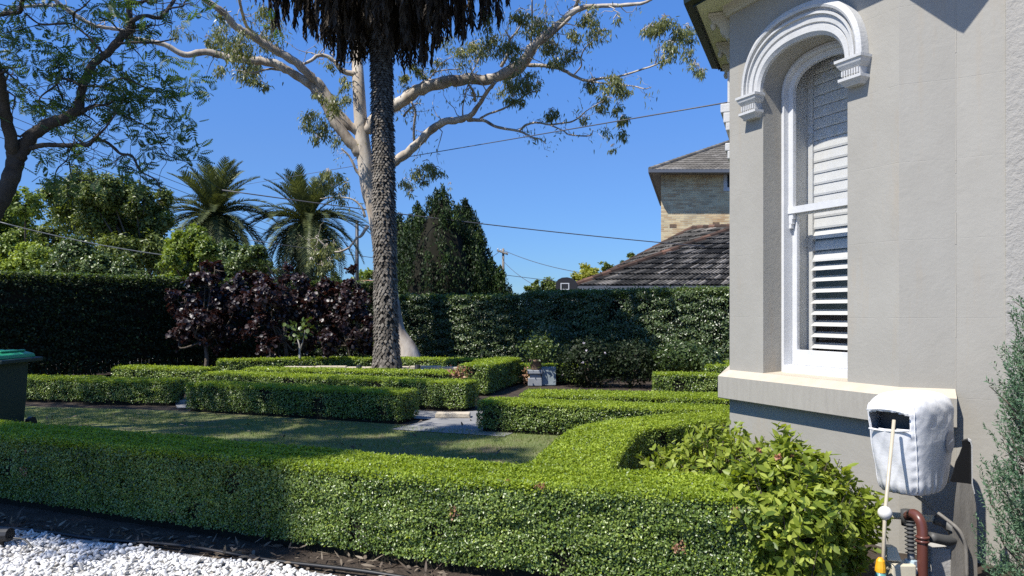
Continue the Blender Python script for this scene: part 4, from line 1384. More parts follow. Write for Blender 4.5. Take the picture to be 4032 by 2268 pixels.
LIMBS = [
    # tile, Y end, points (x, y, half width)
    (1, 18.5, [(190, 1000, 40), (240, 900, 42), (330, 840, 45), (440, 775, 45), (600, 670, 46), (800, 620, 44), (950, 602, 41), (1150, 592, 38), (1350, 480, 36), (1450, 340, 31), (1600, 220, 28), (1750, 90, 24), (1880, 50, 17), (2100, 40, 14), (2250, 30, 12), (2345, -5, 9)]),
    (1, 18.7, [(1180, 595, 22), (1300, 560, 28), (1400, 470, 24), (1480, 350, 16), (1600, 250, 14), (1730, 130, 12)]),
    (1, 18.4, [(1750, 90, 16), (1775, 30, 14), (1800, -40, 12)]),
    (1, 17.5, [(1385, 488, 15), (1620, 510, 14), (1750, 570, 12), (1850, 608, 11), (1960, 592, 10), (2100, 575, 8), (2250, 530, 7), (2370, 490, 6), (2480, 440, 4)]),
    (1, 17.6, [(2365, 490, 5), (2395, 400, 4), (2400, 330, 3)]),
    (1, 17.8, [(1850, 612, 7), (2000, 630, 6), (2200, 650, 5), (2290, 670, 4), (2340, 657, 2)]),
    (1, 18.2, [(1760, 560, 6), (1810, 500, 6), (1810, 430, 5), (1850, 350, 4), (1960, 250, 3)]),
    (1, 19.5, [(1205, 505, 13), (1250, 420, 12), (1270, 310, 10), (1330, 230, 7), (1410, 100, 5)]),
    (1, 19.5, [(1272, 305, 7), (1255, 260, 5), (1238, 230, 3)]),
    (1, 19.5, [(1428, 360, 8), (1440, 200, 7), (1440, 0, 6)]),
    (1, 20.0, [(1540, 220, 5), (1545, 120, 4), (1540, 0, 4)]),
    (1, 20.5, [(945, 590, 6), (985, 550, 5), (1040, 440, 4)]),
    (1, 20.5, [(655, 610, 6), (720, 540, 5), (890, 520, 4)]),
    (1, 20.5, [(690, 570, 5), (740, 490, 4), (840, 425, 3)]),
    (1, 18.3, [(250, 1290, 38), (350, 1240, 36), (450, 1190, 35), (570, 1090, 32), (680, 980, 30), (780, 920, 28), (900, 900, 26), (980, 870, 21), (1050, 770, 16), (1110, 680, 15), (1160, 620, 14)]),
    (1, 17.4, [(955, 905, 16), (1070, 910, 13), (1180, 960, 11), (1340, 990, 9), (1440, 1035, 7), (1500, 1050, 5), (1545, 1085, 3)]),
    (1, 17.0, [(1345, 985, 9), (1400, 940, 9), (1480, 925, 8), (1570, 940, 7), (1660, 930, 7), (1760, 910, 6), (1860, 830, 4), (1980, 760, 2)]),
    (1, 17.0, [(1575, 943, 6), (1680, 990, 6), (1720, 1015, 6), (1870, 1025, 5), (1900, 980, 3)]),
    (1, 18.0, [(1050, 892, 9), (1110, 860, 8), (1200, 830, 8), (1290, 785, 7), (1400, 710, 6), (1480, 685, 4)]),
    (1, 20.0, [(550, 1075, 10), (547, 950, 10), (560, 850, 9), (528, 770, 7)]),
    (1, 19.0, [(915, 885, 6), (920, 780, 5), (955, 640, 4)]),
    (1, 19.0, [(1010, 760, 13), (1000, 700, 11), (965, 640, 8)]),
    (1, 20.3, [(470, 880, 10), (500, 840, 8), (575, 780, 4)]),
    (0, 18.0, [(2756, 1230, 42), (2690, 1130, 42), (2576, 985, 40), (2440, 760, 36), (2340, 640, 34), (2200, 550, 30), (2080, 480, 32), (1900, 455, 30), (1750, 440, 27), (1560, 395, 25), (1390, 410, 22), (1250, 340, 19), (1130, 312, 17), (1000, 285, 15), (930, 235, 15), (820, 210, 14), (700, 190, 14), (560, 110, 17), (450, 30, 17), (370, -40, 15)]),
    (0, 18.3, [(2730, 1010, 36), (2576, 890, 35), (2430, 660, 33), (2330, 560, 31), (2200, 450, 31), (2050, 360, 31), (1900, 270, 30), (1780, 200, 28), (1680, 90, 25), (1560, 10, 20), (1500, -40, 18)]),
    (0, 18.3, [(2040, 335, 14), (1880, 220, 13), (1830, 100, 12), (1800, -20, 11)]),
    (0, 18.3, [(2200, 550, 10), (2050, 520, 9), (1900, 550, 8), (1820, 500, 6)]),
    (0, 17.6, [(460, 40, 14), (300, 42, 12), (150, 55, 10), (30, 85, 8)]),
    (0, 20.0, [(2700, 560, 24), (2580, 530, 20), (2510, 450, 15), (2420, 415, 14), (2340, 460, 12), (2270, 495, 9)]),
    (1, 20.3, [(150, 1330, 14), (110, 1280, 10), (60, 1180, 8), (0, 1120, 5)]),
    (1, 20.3, [(200, 1700, 14), (150, 1780, 11), (120, 1790, 9), (90, 1830, 8), (40, 1880, 8), (-60, 1900, 7), (-150, 1830, 6), (-190, 1790, 4)]),
    (1, 20.3, [(180, 1640, 12), (150, 1560, 8), (70, 1500, 6), (-60, 1490, 5), (-160, 1500, 3)]),
]
for tile, Ye, pts in LIMBS:
    mb = MB()
    big = pts[0][2] > 20
    C_, Rr = branch(mb, pts, tile, GY, Ye, n=12 if big else 7, jit=0.10)
    twigs(mb, C_, Rr, 9 if big else 5, 0.9 if big else 0.6, 0.3, tips, start=0.35)
    mb.build('limb', M['gum_bark'], gum, True)
GCL = [(0, x, y, r, q) for x, y, r, q in ((1370, 210, 80, .5), (1700, 230, 120, 1), (1620, 330, 90, 1), (1800, 360, 130, 1.3), (1900, 480, 90, 1), (1650, 520, 70, .9), (1850, 560, 90, 1), (1950, 630, 70, .9), (2000, 300, 100, .8), (2060, 180, 90, .9), (2100, 350, 70, .7), (2480, 460, 60, .6), (2350, 890, 100, 1), (2450, 960, 110, 1), (2520, 780, 90, .9), (2590, 600, 70, .7), (1700, 90, 70, .6), (1980, 60, 90, .7), (2420, 720, 60, .5), (2400, 1040, 50, .5), (2560, 1040, 60, .6), (1560, 280, 50, .5))]
GCL += [(1, x, y, r, q) for x, y, r, q in ((30, 740, 70, .8), (480, 600, 80, .8), (550, 480, 80, .7), (620, 560, 60, .5), (1000, 350, 110, 1), (1150, 300, 110, 1), (1350, 90, 70, 1.2), (1300, 350, 110, 1), (1480, 180, 120, 1.2), (1600, 330, 110, 1.1), (1700, 400, 90, 1), (1620, 440, 60, .9), (1850, 120, 90, 1.1), (1950, 250, 90, .8), (2080, 120, 40, .5), (1250, 630, 100, 1), (1400, 600, 110, 1.2), (1300, 720, 80, .8), (1480, 620, 50, .5), (1580, 840, 62, 1.1), (1900, 640, 80, .9), (2060, 620, 90, 1.1), (2130, 660, 60, 1), (2000, 760, 80, .9), (2090, 790, 60, .7), (1830, 880, 45, .7), (2130, 890, 60, .9), (2120, 1000, 60, .9), (2050, 1100, 35, .6), (1990, 980, 45, .5), (2350, 200, 80, .9), (2450, 130, 100, 1.1), (2500, 330, 100, 1), (2550, 230, 80, 1), (2420, 430, 50, .5), (2300, 230, 50, .5), (580, 1290, 90, 1.1), (700, 1270, 70, 1), (490, 1360, 70, .8), (650, 1220, 50, .8), (900, 400, 100, .8), (800, 300, 90, .6), (720, 460, 70, .6), (1100, 160, 80, .7), (1750, 250, 80, .6), (530, 1440, 40, .4), (820, 1390, 30, .2))]
GCL += [(2, x, y, r, q) for x, y, r, q in ((30, 280, 70, 1), (110, 480, 70, 1), (60, 400, 70, 1), (150, 540, 40, .6), (20, 200, 60, .8))]
GCL += [(1, x, y, r, q) for x, y, r, q in ((-100, 1290, 70, .9), (-140, 1360, 60, .8), (-60, 1400, 60, .7), (-180, 1800, 60, .9), (-120, 1870, 70, 1), (-80, 1960, 60, .9), (-190, 1900, 60, .9), (-20, 1900, 50, .6), (-150, 1990, 50, .8), (30, 1400, 60, .6), (-30, 1330, 60, .6), (-230, 1960, 50, .7), (-50, 1830, 50, .6), (-10, 1480, 60, .6))]
P_all = []
tw = MB()
for tile, x, y, r, q in GCL:
    k = int(300 * q * (r / 80) ** 1.6)
    Y = GY + RNG.normal(0, 1.0) - (1.8 if x > 900 and tile == 1 else 0)
    c = T0(x, y, Y, tile)
    R_ = r * 0.1325 / F * Y
    nsub = max(3, int(7 * q * r / 80))
    sub = c + unit(rnd(nsub)) * RNG.uniform(0.2, 1.0, (nsub, 1)) * R_ * np.array([1, 1.1, .85])
    for s_ in sub:
        tw.tube([c + RNG.normal(0, .05, 3), (c + s_) / 2 + [0, 0, .06], s_], [0.012, 0.009, 0.004], 4)
    pick = RNG.integers(0, nsub, k)
    P = sub[pick] + rnd(k) * R_ * np.array([.26, .26, .2]) + np.array([0, 0, -.08])
    P_all.append(P)
if tips:
    tp_ = np.array(tips)
    pick = RNG.integers(0, len(tp_), 1800)
    P_all.append(tp_[pick] + rnd(1800) * 0.13)
P = np.concatenate(P_all)
k = len(P)
ax = np.tile([0, 0, -1.0], (k, 1)) + rnd(k) * 0.42
nr = rnd(k) * [1, 1, .5]
ln = RNG.uniform(0.08, 0.16, k)
o = leaves_obj('foliage', LONG, P, nr, ax, ln, ln * RNG.uniform(.17, .26, k), M['gum_leaf'], gum)
o['kind'] = 'stuff'
o = tw.build('twig', M['gum_bark'], gum)
o['kind'] = 'stuff'

# --- jacaranda at the left
JY = 9.6
jac = root('feathery_tree', (-6.9, 9.6, 0), 'dark-limbed tree with feathery leaves leaning in over the lawn from the left', 'tree')
mb = MB()
C_, Rr = branch(mb, [(-900, 2900, 80), (-700, 2500, 78), (-420, 2100, 74), (-150, 1750, 70), (0, 1520, 66), (60, 1400, 62), (110, 1250, 60), (120, 1140, 62)], 0, JY, JY, 14)
C_[0][2] = 0
mb.build('trunk', M['jac_bark'], jac, True)
jt = []
JL = [(8.6, [(115, 1180, 52), (85, 1080, 46), (45, 880, 42), (15, 680, 36), (-15, 520, 32), (-80, 350, 26)]),
      (9.9, [(130, 1190, 56), (190, 1090, 50), (270, 1000, 46), (380, 930, 43), (500, 890, 40), (585, 830, 38), (612, 700, 31), (660, 560, 30), (720, 465, 29), (830, 380, 28), (930, 265, 30), (985, 210, 26), (978, 100, 22), (970, 20, 22), (1000, -60, 18)]),
      (10.4, [(975, 15, 17), (1050, 20, 14), (1110, 0, 11)]),
      (10.6, [(990, 160, 17), (1090, 120, 16), (1210, 135, 15), (1280, 50, 14), (1330, -20, 12)]),
      (10.5, [(1270, 65, 8), (1380, 45, 7), (1400, 10, 6), (1500, -20, 4)]),
      (10.4, [(620, 845, 15), (700, 800, 13), (800, 790, 11), (900, 740, 8), (1000, 700, 5)]),
      (9.0, [(220, 1120, 20), (330, 1095, 18), (450, 1098, 18), (560, 1095, 16), (670, 1090, 15), (720, 1040, 11), (800, 960, 8), (880, 850, 5)]),
      (8.8, [(720, 1040, 13), (830, 1090, 12), (910, 1160, 11), (1000, 1180, 9), (1060, 1290, 7), (1180, 1360, 6), (1215, 1450, 4)]),
      (9.6, [(605, 645, 12), (530, 605, 11), (440, 590, 10), (425, 640, 8), (300, 740, 6), (320, 820, 4)]),
      (9.8, [(420, 600, 8), (450, 690, 6), (480, 760, 4)]),
      (9.2, [(650, 650, 8), (790, 650, 7), (930, 590, 7), (1100, 660, 5), (1200, 680, 3)]),
      (9.2, [(660, 830, 8), (790, 790, 6), (950, 880, 5), (1100, 950, 5), (1170, 1010, 3)]),
      (9.9, [(890, 330, 10), (1000, 320, 9), (1180, 320, 7), (1330, 290, 4)]),
      (9.3, [(770, 395, 9), (680, 290, 9), (610, 230, 8), (540, 180, 8), (430, 180, 8), (300, 180, 7), (190, 100, 7)]),
      (9.0, [(-60, 120, 18), (60, 100, 16), (150, 90, 15), (165, 0, 14), (170, -40, 13)]),
      (9.1, [(560, 170, 9), (560, 100, 8), (620, 60, 6), (680, 0, 5)]),
      (9.3, [(640, 1080, 6), (520, 1110, 6), (510, 1200, 5), (430, 1280, 5), (410, 1400, 4)]),
      (9.3, [(580, 930, 5), (570, 1030, 4), (545, 1100, 4)]),
      (9.0, [(520, 1210, 5), (545, 1330, 5), (610, 1360, 4), (680, 1370, 4), (720, 1440, 3)]),
      (9.2, [(1170, 1010, 5), (1250, 1150, 4), (1300, 1190, 4), (1400, 1220, 3), (1450, 1260, 2)]),
      (9.5, [(0, 480, 5), (60, 550, 4), (130, 580, 4), (130, 640, 3)]),
      (9.7, [(750, 130, 7), (830, 160, 7), (890, 220, 6), (940, 250, 6)]),
      (9.2, [(1050, 1200, 4), (1060, 1300, 3), (1050, 1440, 3)])]
for Ye, pts in JL:
    mb = MB()
    C_, Rr = branch(mb, pts, 0, JY, Ye, 10 if pts[0][2] > 20 else 6, 0.08)
    twigs(mb, C_, Rr, 14 if pts[0][2] > 20 else 9, 0.55, 0.1, jt, start=0.2)
    mb.build('limb', M['jac_bark'], jac, True)
JCL = [(50, 250, 110, 1.2), (120, 330, 80, .8), (400, 330, 80, 1), (440, 400, 60, .8), (500, 520, 90, 1), (290, 520, 70, 1.2), (550, 510, 50, .8), (700, 430, 70, 1), (1050, 250, 80, 1), (1000, 690, 110, 2.2), (960, 760, 80, 1.4), (1200, 660, 100, 1.8), (1430, 580, 80, 1), (1420, 670, 60, .6), (1590, 700, 60, .7), (1400, 920, 90, 1), (900, 880, 110, 1.3), (1080, 960, 90, .9), (200, 740, 90, 1), (220, 800, 40, .8), (400, 860, 120, 1.4), (520, 850, 80, 1.2), (1150, 1130, 70, .7), (1480, 1150, 60, .9), (1440, 1230, 60, .8), (330, 1160, 80, .9), (640, 1240, 70, .6), (880, 1260, 70, .7), (950, 1320, 50, .4), (1110, 1390, 60, .7), (480, 1400, 70, .9), (560, 250, 60, .5), (1080, 350, 60, .5), (850, 550, 70, .8), (790, 290, 50, .6), (250, 330, 60, .4), (380, 170, 50, .4), (110, 390, 60, .4), (850, 60, 80, 1), (640, 110, 70, .5), (890, 130, 70, .6), (1300, 1090, 70, .6), (1370, 760, 60, .5), (1060, 560, 40, .4), (700, 170, 60, .5), (300, 1330, 60, .5), (340, 0, 60, .6), (240, 10, 50, .5), (1200, 430, 40, .4), (1300, 440, 50, .5), (1250, 560, 50, .4), (720, 640, 90, .8), (820, 720, 80, .9), (650, 980, 70, .5), (1180, 800, 80, .8), (1250, 900, 60, .5), (1330, 1000, 60, .5), (1100, 200, 60, .4), (1000, 1050, 50, .4), (230, 620, 60, .5), (1540, 90, 60, .3), (1400, 170, 60, .2), (2060, 180, 50, .4)]
# crown carried on out of frame, with extra fronds added for their shade
P_all, A_all = [], []
for x, y, r, q in JCL:
    Y = JY + RNG.normal(0, 0.5)
    c = T0(x, y, Y)
    R_ = r * 0.1325 / F * Y
    k = int(18 * q * (r / 80) ** 1.5)
    d = unit(rnd(k))
    P_all.append(c + d * R_ * RNG.uniform(0.1, 1, (k, 1)) ** 0.7 * [1, 1.2, .9])
    A_all.append(d + [0, 0, -.15])
tp_ = np.array(jt)
k = 300
pick = RNG.integers(0, len(tp_), k)
P_all.append(tp_[pick])
A_all.append(rnd(k))
k = 2600
P_all.append(np.stack([RNG.normal(-10.2, 1.3, k).clip(-13.5, -8.6), RNG.normal(8.7, 1.0, k).clip(6, 11), RNG.normal(6.4, .8, k)], 1))
A_all.append(rnd(k))
for c_, s_, k in (((-7.4, 8.9, 7.7), (1.0, .7, .4), 1500), ((-11.2, 10.0, 7.2), (1.4, .9, .5), 1500)):  # frond clusters added out of view to shade the lawn-side hedges
    P_all.append(np.array(c_) + rnd(k).clip(-1.6, 1.6) * s_)
    A_all.append(rnd(k))
P, A = np.concatenate(P_all), np.concatenate(A_all)
# a frond: rachis with paired feather pinnae
fv, ff = [], []
for i in range(7):
    y = 0.12 + 0.13 * i
    l = 0.34 * math.sin(math.pi * (0.18 + 0.72 * i / 6))
    for sg in (-1, 1):
        o_ = len(fv)
        fv += [(0, y, 0), (sg * l * .5, y + .125, .03), (sg * l, y + .13, -.05), (sg * l * .55, y + .0, .0)]
        ff += [(o_, o_ + 1, o_ + 2), (o_, o_ + 2, o_ + 3)]
o_ = len(fv)
fv += [(-.012, 0, 0), (.012, 0, 0), (0, 1.05, -.1)]
ff += [(o_, o_ + 1, o_ + 2)]
FERN = (np.array(fv), np.array(ff))
k = len(P)
ln = RNG.uniform(0.11, 0.23, k)
o = leaves_obj('foliage', FERN, P, rnd(k) * .8 + [0, 0, .8], A + rnd(k) * .5, ln, ln, M['jac_leaf'], jac)
o['kind'] = 'stuff'


# --- generic broad tree
def blob_tree(name, base, clumps, nleaf, leaf, mat, label, group=None, trunk_r=0.15, bark='bark', tmpl=LEAF, cat='tree', aspect=0.55, hang=0.0):
    """clumps: list of (x, y, z, r); trunk from base to the clumps' middle, limbs to every clump"""
    r = root(name, (base[0], base[1], 0), label, cat, group)
    cl = np.array(clumps, float)
    mid = cl[:, :3].mean(0)
    fork = np.array([base[0] * .6 + mid[0] * .4, base[1] * .6 + mid[1] * .4, max(0.6, mid[2] * 0.5)])
    mb = MB()
    mb.tube(catmull([(base[0], base[1], -.05), ((base[0] + fork[0]) / 2 + .05, (base[1] + fork[1]) / 2, fork[2] / 2), fork, (fork + mid) / 2, mid], 4), np.linspace(trunk_r, trunk_r * .4, 17), 9)
    mb.build('trunk', M[bark], r, True)
    mb = MB()
    for c in cl:
        mb.tube(catmull([fork, (fork + c[:3]) / 2 + RNG.normal(0, .15, 3), c[:3]], 4), np.linspace(trunk_r * .5, .012, 9), 6)
        for _ in range(4):
            d = unit(RNG.normal(size=3)) * c[3] * .9
            mb.tube([c[:3], c[:3] + d * .5 + RNG.normal(0, .05, 3), c[:3] + d], [.015, .01, .004], 4)
    o = mb.build('limb', M[bark], r, True)
    o['kind'] = 'stuff'
    w = cl[:, 3] ** 2
    cnt = (nleaf * w / w.sum()).astype(int)
    Pa, Na = [], []
    for c, k in zip(cl, cnt):
        ns = max(5, int(k / 45))
        d0 = unit(rnd(ns) + [0, 0, .25])
        sub = c[:3] + d0 * RNG.uniform(.45, 1.0, (ns, 1)) * c[3]
        pick = RNG.integers(0, ns, k)
        p = sub[pick] + rnd(k) * c[3] * .13
        Pa.append(p)
        Na.append(unit(p - c[:3]) + [0, 0, .5])
    Pa, Na = np.concatenate(Pa), np.concatenate(Na)
    k = len(Pa)
    ln = leaf * RNG.uniform(.65, 1.3, k)
    o = leaves_obj('crown', tmpl, Pa, Na + rnd(k) * .6, rnd(k) + Na * .4 + [0, 0, -hang], ln, ln * aspect, M[mat], r)
    o['kind'] = 'stuff'
    return r


def px_clumps(lst, Y, jy=1.0):
    out_ = []
    for px, py, rp in lst:
        y = Y + RNG.normal(0, jy)
        p = atY(px, py, y)
        out_.append((p[0], p[1], p[2], rp / F * y))
    return out_


GRP = 'garden trees beyond the left hedge'
blob_tree('broad_tree', (-20, 32), px_clumps([(8, 225, 22), (15, 250, 24), (35, 262, 20), (5, 280, 20), (45, 285, 16), (25, 205, 16), (-15, 220, 30), (-20, 260, 30)], 31), 30000, .15, 'tree_b', 'yellow-green bushy tree at the left edge beyond the hedge', GRP)
blob_tree('broad_tree', (-15.5, 34), px_clumps([(60, 200, 18), (85, 190, 20), (110, 193, 20), (135, 200, 18), (72, 222, 20), (100, 222, 24), (130, 228, 24), (155, 222, 18), (150, 250, 20), (160, 200, 12), (50, 240, 16), (165, 265, 16), (120, 255, 22)], 34), 52000, .15, 'tree_a', 'big olive-green rounded tree in the middle of the left tree group', GRP)
blob_tree('broad_tree', (-13, 29), px_clumps([(75, 255, 18), (95, 270, 18), (120, 272, 16), (60, 275, 16), (85, 285, 12), (140, 282, 12)], 28.5, .5), 22000, .13, 'tree_c', 'deep green low tree in front of the olive-green one', GRP)
blob_tree('broad_tree', (-10.5, 27), px_clumps([(180, 245, 13), (195, 238, 12), (205, 250, 13), (172, 262, 12), (190, 265, 14), (210, 268, 12), (165, 282, 10), (178, 280, 10)], 27, .5), 13000, .13, 'tree_b', 'fresh light-green tree standing before the leaning palm', GRP)
blob_tree('broad_tree', (-7.5, 30), px_clumps([(228, 255, 14), (245, 262, 14), (258, 255, 10), (235, 275, 14), (255, 278, 12), (264, 268, 8)], 31, .5), 14000, .14, 'tree_c', 'dark green tree below the palms, left of the gum', GRP)
# distant trees
blob_tree('far_tree', (3.2, 52), px_clumps([(548, 286, 8), (556, 290, 8), (538, 288, 7), (566, 288, 6), (530, 291, 5)], 50, .5), 2500, .22, 'tree_a', 'olive tree far off between conifer and backboard', 'far trees on the skyline')
blob_tree('far_tree', (4.5, 46), px_clumps([(584, 272, 8), (592, 275, 8), (577, 279, 6), (588, 282, 8)], 46, .4), 2500, .18, 'yellow_tree', 'yellow-leaved tree above the tiled roof edge', 'far trees on the skyline')
blob_tree('far_tree', (8, 56), px_clumps([(604, 266, 4), (620, 268, 6), (632, 258, 5), (610, 272, 6)], 56, .4), 1500, .22, 'tree_a', 'small green tree peeping over the tiled roof', 'far trees on the skyline')
blob_tree('far_tree', (-10, 60), px_clumps([(365, 277, 7), (372, 274, 5), (357, 282, 6)], 60, .4), 1500, .25, 'tree_b', 'pale green tree far off left of the palm trunk', 'far trees on the skyline')
blob_tree('far_tree', (-14, 62), px_clumps([(268, 270, 9), (282, 276, 10), (298, 279, 9), (316, 277, 9), (332, 281, 8)], 62, .4), 3000, .25, 'tree_a', 'grey-green trees low behind the second palm', 'far trees on the skyline')

# unseen tree added on the left, clumps set to shade hedge and lawn
cl = []
for x, y, z, r in ((-12.0, 0.6, 11.8, 1.2), (-10.6, 0.8, 12.4, 1.2), (-9.3, 0.5, 12.6, 1.0), (-8.8, 1.6, 12.8, 1.0), (-11.3, 0.35, 12.0, .75), (-10.0, .3, 12.3, .55), (-8.9, -.05, 12.5, .6), (-8.35, .6, 12.7, .6), (-12.3, 3.0, 12.0, 1.0), (-10.6, 2.8, 12.6, 1.1), (-9.0, 3.2, 12.8, .9), (-7.9, 2.5, 13.0, .6), (-11.2, 5.0, 12.4, .8), (-9.6, 4.8, 12.8, .8), (-8.1, 4.3, 13.0, .7)):
    cl.append((x, y, z, r))
blob_tree('broad_tree', (-11.6, 1.6), cl, 30000, .17, 'tree_c', 'unseen tree left of the viewer, added to shade the front hedge and lawn', None, .3)

# conifer
cn = root('conifer_tree', tuple(atY(455, 330, 28) * np.array([1, 1, 0])), 'dense dark conifer with two pointed tops behind the gum', 'tree')
PK = [(440, 187, 300, 50, 27), (463, 198, 300, 36, 28.5), (417, 204, 300, 30, 28.3), (480, 232, 300, 22, 27.6), (499, 268, 300, 18, 27), (400, 215, 300, 26, 28.6)]
Pa, Na = [], []
for px, pt, pb_, hw_, Y in PK:
    c0 = atY(px, pt, Y)
    H_ = c0[2]
    R_ = hw_ / F * Y
    nc = int(420 * hw_ / 46)
    t = RNG.uniform(0, 1, nc) ** .75
    ang = RNG.uniform(0, 2 * np.pi, nc)
    rr = R_ * np.interp(t, [0, .1, .3, .55, 1], [.02, .24, .66, .95, 1.0]) * RNG.uniform(.78, 1.04, nc)
    cen = np.stack([c0[0] + rr * np.cos(ang), Y + rr * np.sin(ang), H_ - .1 - t * H_ * .95], 1)
    per = 64
    d = unit(rnd(nc * per))
    sz = np.repeat(RNG.uniform(.7, 1.3, nc), per)[:, None] * np.repeat(np.interp(t, [0, .15, 1], [.5, .85, 1.1]), per)[:, None]
    lift = d[:, 2:3]
    p = np.repeat(cen, per, axis=0) + d * sz * np.array([.17, .17, .40]) * (1 - .35 * np.clip(lift, 0, 1) * [1, 1, 0])
    Pa.append(p)
    Na.append(d * [1, 1, .4])
Pa, Na = np.concatenate(Pa), np.concatenate(Na)
k = len(Pa)
ln = RNG.uniform(.06, .125, k)
o = leaves_obj('crown', LONG, Pa, Na + rnd(k) * .5, np.tile([0, 0, 1.0], (k, 1)) + Na * .35 + rnd(k) * .3, ln, ln * .42, M['conifer'], cn)
o['kind'] = 'stuff'
b0 = atY(450, 330, 28)
MB().tube([(b0[0], 28, -.05), (b0[0], 28, 3), (b0[0], 28, 5.5)], [.22, .15, .05], 8).build('trunk', M['bark'], cn, True)
mb = MB()
for px, pt, pb_, hw_, Y in PK:
    c0 = atY(px, pt, Y)
    R_ = hw_ / F * Y
    mb.lathe([(R_ * .72, 0.3), (R_ * .66, c0[2] * .45), (R_ * .42, c0[2] * .72), (R_ * .08, c0[2] * .92)], (c0[0], Y, 0), 10)
mb.build('twig_core', M['box_core'], cn)  # dark filler added inside the crown to block light

# --- purple-leaved shrubs
for i, (cl, lab) in enumerate((
        ([(185, 305, 16), (205, 285, 15), (225, 300, 20), (200, 322, 18), (232, 325, 18), (245, 282, 14), (180, 335, 12), (215, 270, 12), (165, 312, 10), (172, 295, 8), (190, 318, 14), (215, 338, 14), (240, 300, 14)], 'big purple-leaved shrub at the dark left hedge'),
        ([(270, 295, 18), (290, 310, 20), (265, 325, 16), (300, 285, 14), (315, 300, 14), (290, 335, 14), (255, 300, 14), (285, 275, 10), (310, 318, 14), (305, 340, 12), (270, 345, 12), (258, 278, 8)], 'purple-leaved shrub left of the sapling'),
        ([(340, 300, 15), (355, 315, 15), (335, 325, 14), (362, 298, 10), (325, 290, 10), (350, 285, 8), (370, 325, 8), (360, 340, 12), (368, 345, 10), (330, 345, 12), (318, 312, 12), (345, 335, 12), (352, 270, 5)], 'purple-leaved shrub right beside the palm trunk'))):
    Y = 19.2 - i * .3
    cl2 = px_clumps(cl, Y, .35)
    r = blob_tree('purple_shrub', (np.mean([c[0] for c in cl2]), Y + .1), cl2, 7000, .09, 'purple', lab, 'purple-leaved shrubs', .06, 'bark', OVAL, 'shrub', .95, .5)
sp = root('sapling', tuple(at(299.5, 387)), 'thin pale-stemmed sapling in front of the purple shrubs', 'sapling')
b0 = atY(299.5, 376, 18)
mb = MB()
mb.tube([(b0[0], 18, 0), (b0[0] + .01, 18, .45), atY(299.5, 345, 18), atY(296, 334, 18)], [.035, .03, .02, .008], 7)
mb.tube([atY(299.6, 352, 18), atY(303, 341, 18), atY(305, 330, 18)], [.018, .012, .005], 6)
mb.build('trunk', M['pale_bark'], sp, True)
k = 55
P = np.concatenate([atY(px, py, 18) + rnd(18) * [.12, .12, .1] for px, py in ((296, 330), (304, 333), (300, 338), (290, 322), (310, 325))])
P = P[RNG.permutation(len(P))[:k]]
leaves_obj('foliage', OVAL, P, rnd(k) + [0, -.4, .7], rnd(k) + [0, 0, -.5], .12, .11, M['tree_c'], sp)


# --- palms
def frond_mesh(name, L, sag, wid, npair, mat, twist=0.0, lw=0.03):
    """arching rachis along +Y then falling; leaflets in V along both sides"""
    Q = []
    for i in range(14):
        t = i / 13
        Q.append((0, L * (t - .18 * sag * t ** 3), L * (.32 * t * (1 - sag) - .62 * sag * t ** 2.1)))
    Q = np.array(Q)
    V, Fc = [], []
    Tg = unit(np.gradient(Q, axis=0))
    for i in range(13):
        for sx in (-1, 1):
            pass
    # rachis as a thin three-sided tube
    mb = MB()
    mb.tube(Q, np.linspace(.035, .008, 14) * (L / 3), 4)
    for i in range(npair):
        t = .1 + .88 * i / (npair - 1)
        f_ = t * 13
        a = int(min(12, f_))
        p = Q[a] * (1 - (f_ - a)) + Q[a + 1] * (f_ - a)
        tg = Tg[a]
        ll = wid * math.sin(math.pi * (.12 + .82 * t)) ** .8
        for sx in (-1, 1):
            up = np.cross(np.array([1, 0, 0]), tg)
            d = unit(np.array([sx * .8, 0, 0]) + tg * .75 + up * .28 * (1 - 1.2 * twist) + RNG.normal(0, .08 + .2 * twist, 3) - np.array([0, 0, .35 * twist]))
            w = tg * lw
            tip = p + d * ll + np.array([0, 0, -.12 * ll])
            m1 = p + d * ll * .5
            o_ = len(mb.v)
            mb.add([p - w * .5, p + w * .5, m1 + w * .55, m1 - w * .55, tip], [(0, 1, 2, 3), (3, 2, 4)])
    me = bpy.data.meshes.new(name)
    me.from_pydata(mb.v, [], mb.f)
    me.materials.append(mat)
    return me


GF = [frond_mesh('frond', 2.7, s_, .48, 44, M['frond'], lw=.045) for s_ in (.55, .95, 1.2, 1.35)]


def palm(c, n, meshes, r, scale, el0, el1, name='frond', dz=0.0, jr=.12):
    for i in range(n):
        az = i * 2.39996 + RNG.normal(0, .15)
        t = i / max(1, n - 1)
        el = math.radians(el0 + (el1 - el0) * t + RNG.normal(0, 5))
        me = meshes[min(len(meshes) - 1, int(t * len(meshes)))]
        o = bpy.data.objects.new(name, me)
        COL.objects.link(o)
        o.parent = r
        o.location = (c[0] - r.location[0] + jr * math.cos(az), c[1] - r.location[1] + jr * math.sin(az), c[2] - r.location[2] + dz * t)
        o.rotation_euler = (el, RNG.normal(0, .12), az - math.pi / 2)
        s_ = scale * RNG.uniform(.85, 1.1)
        o.scale = (s_, s_, s_)


for (px, py, Y, lab, lean) in ((214, 216, 38, 'palm with an arching crown left of the other far palm', .0), (307, 222, 40, 'far palm beside the gum, its crown reaching down behind drooping gum leaves', .0)):
    c = atY(px, py, Y)
    r = root('palm_tree', (c[0], Y, 0), lab, 'palm', 'far palms beyond the hedge')
    palm(c, 120, GF, r, 1.12, 80, -48)
    MB().tube([(c[0], Y, -.05), (c[0], Y, c[2] * .5), (c[0], Y, c[2] - .2), (c[0], Y, c[2] + .25)], [.32, .3, .38, .15], 12).build('trunk', M['palm_core'], r, True)

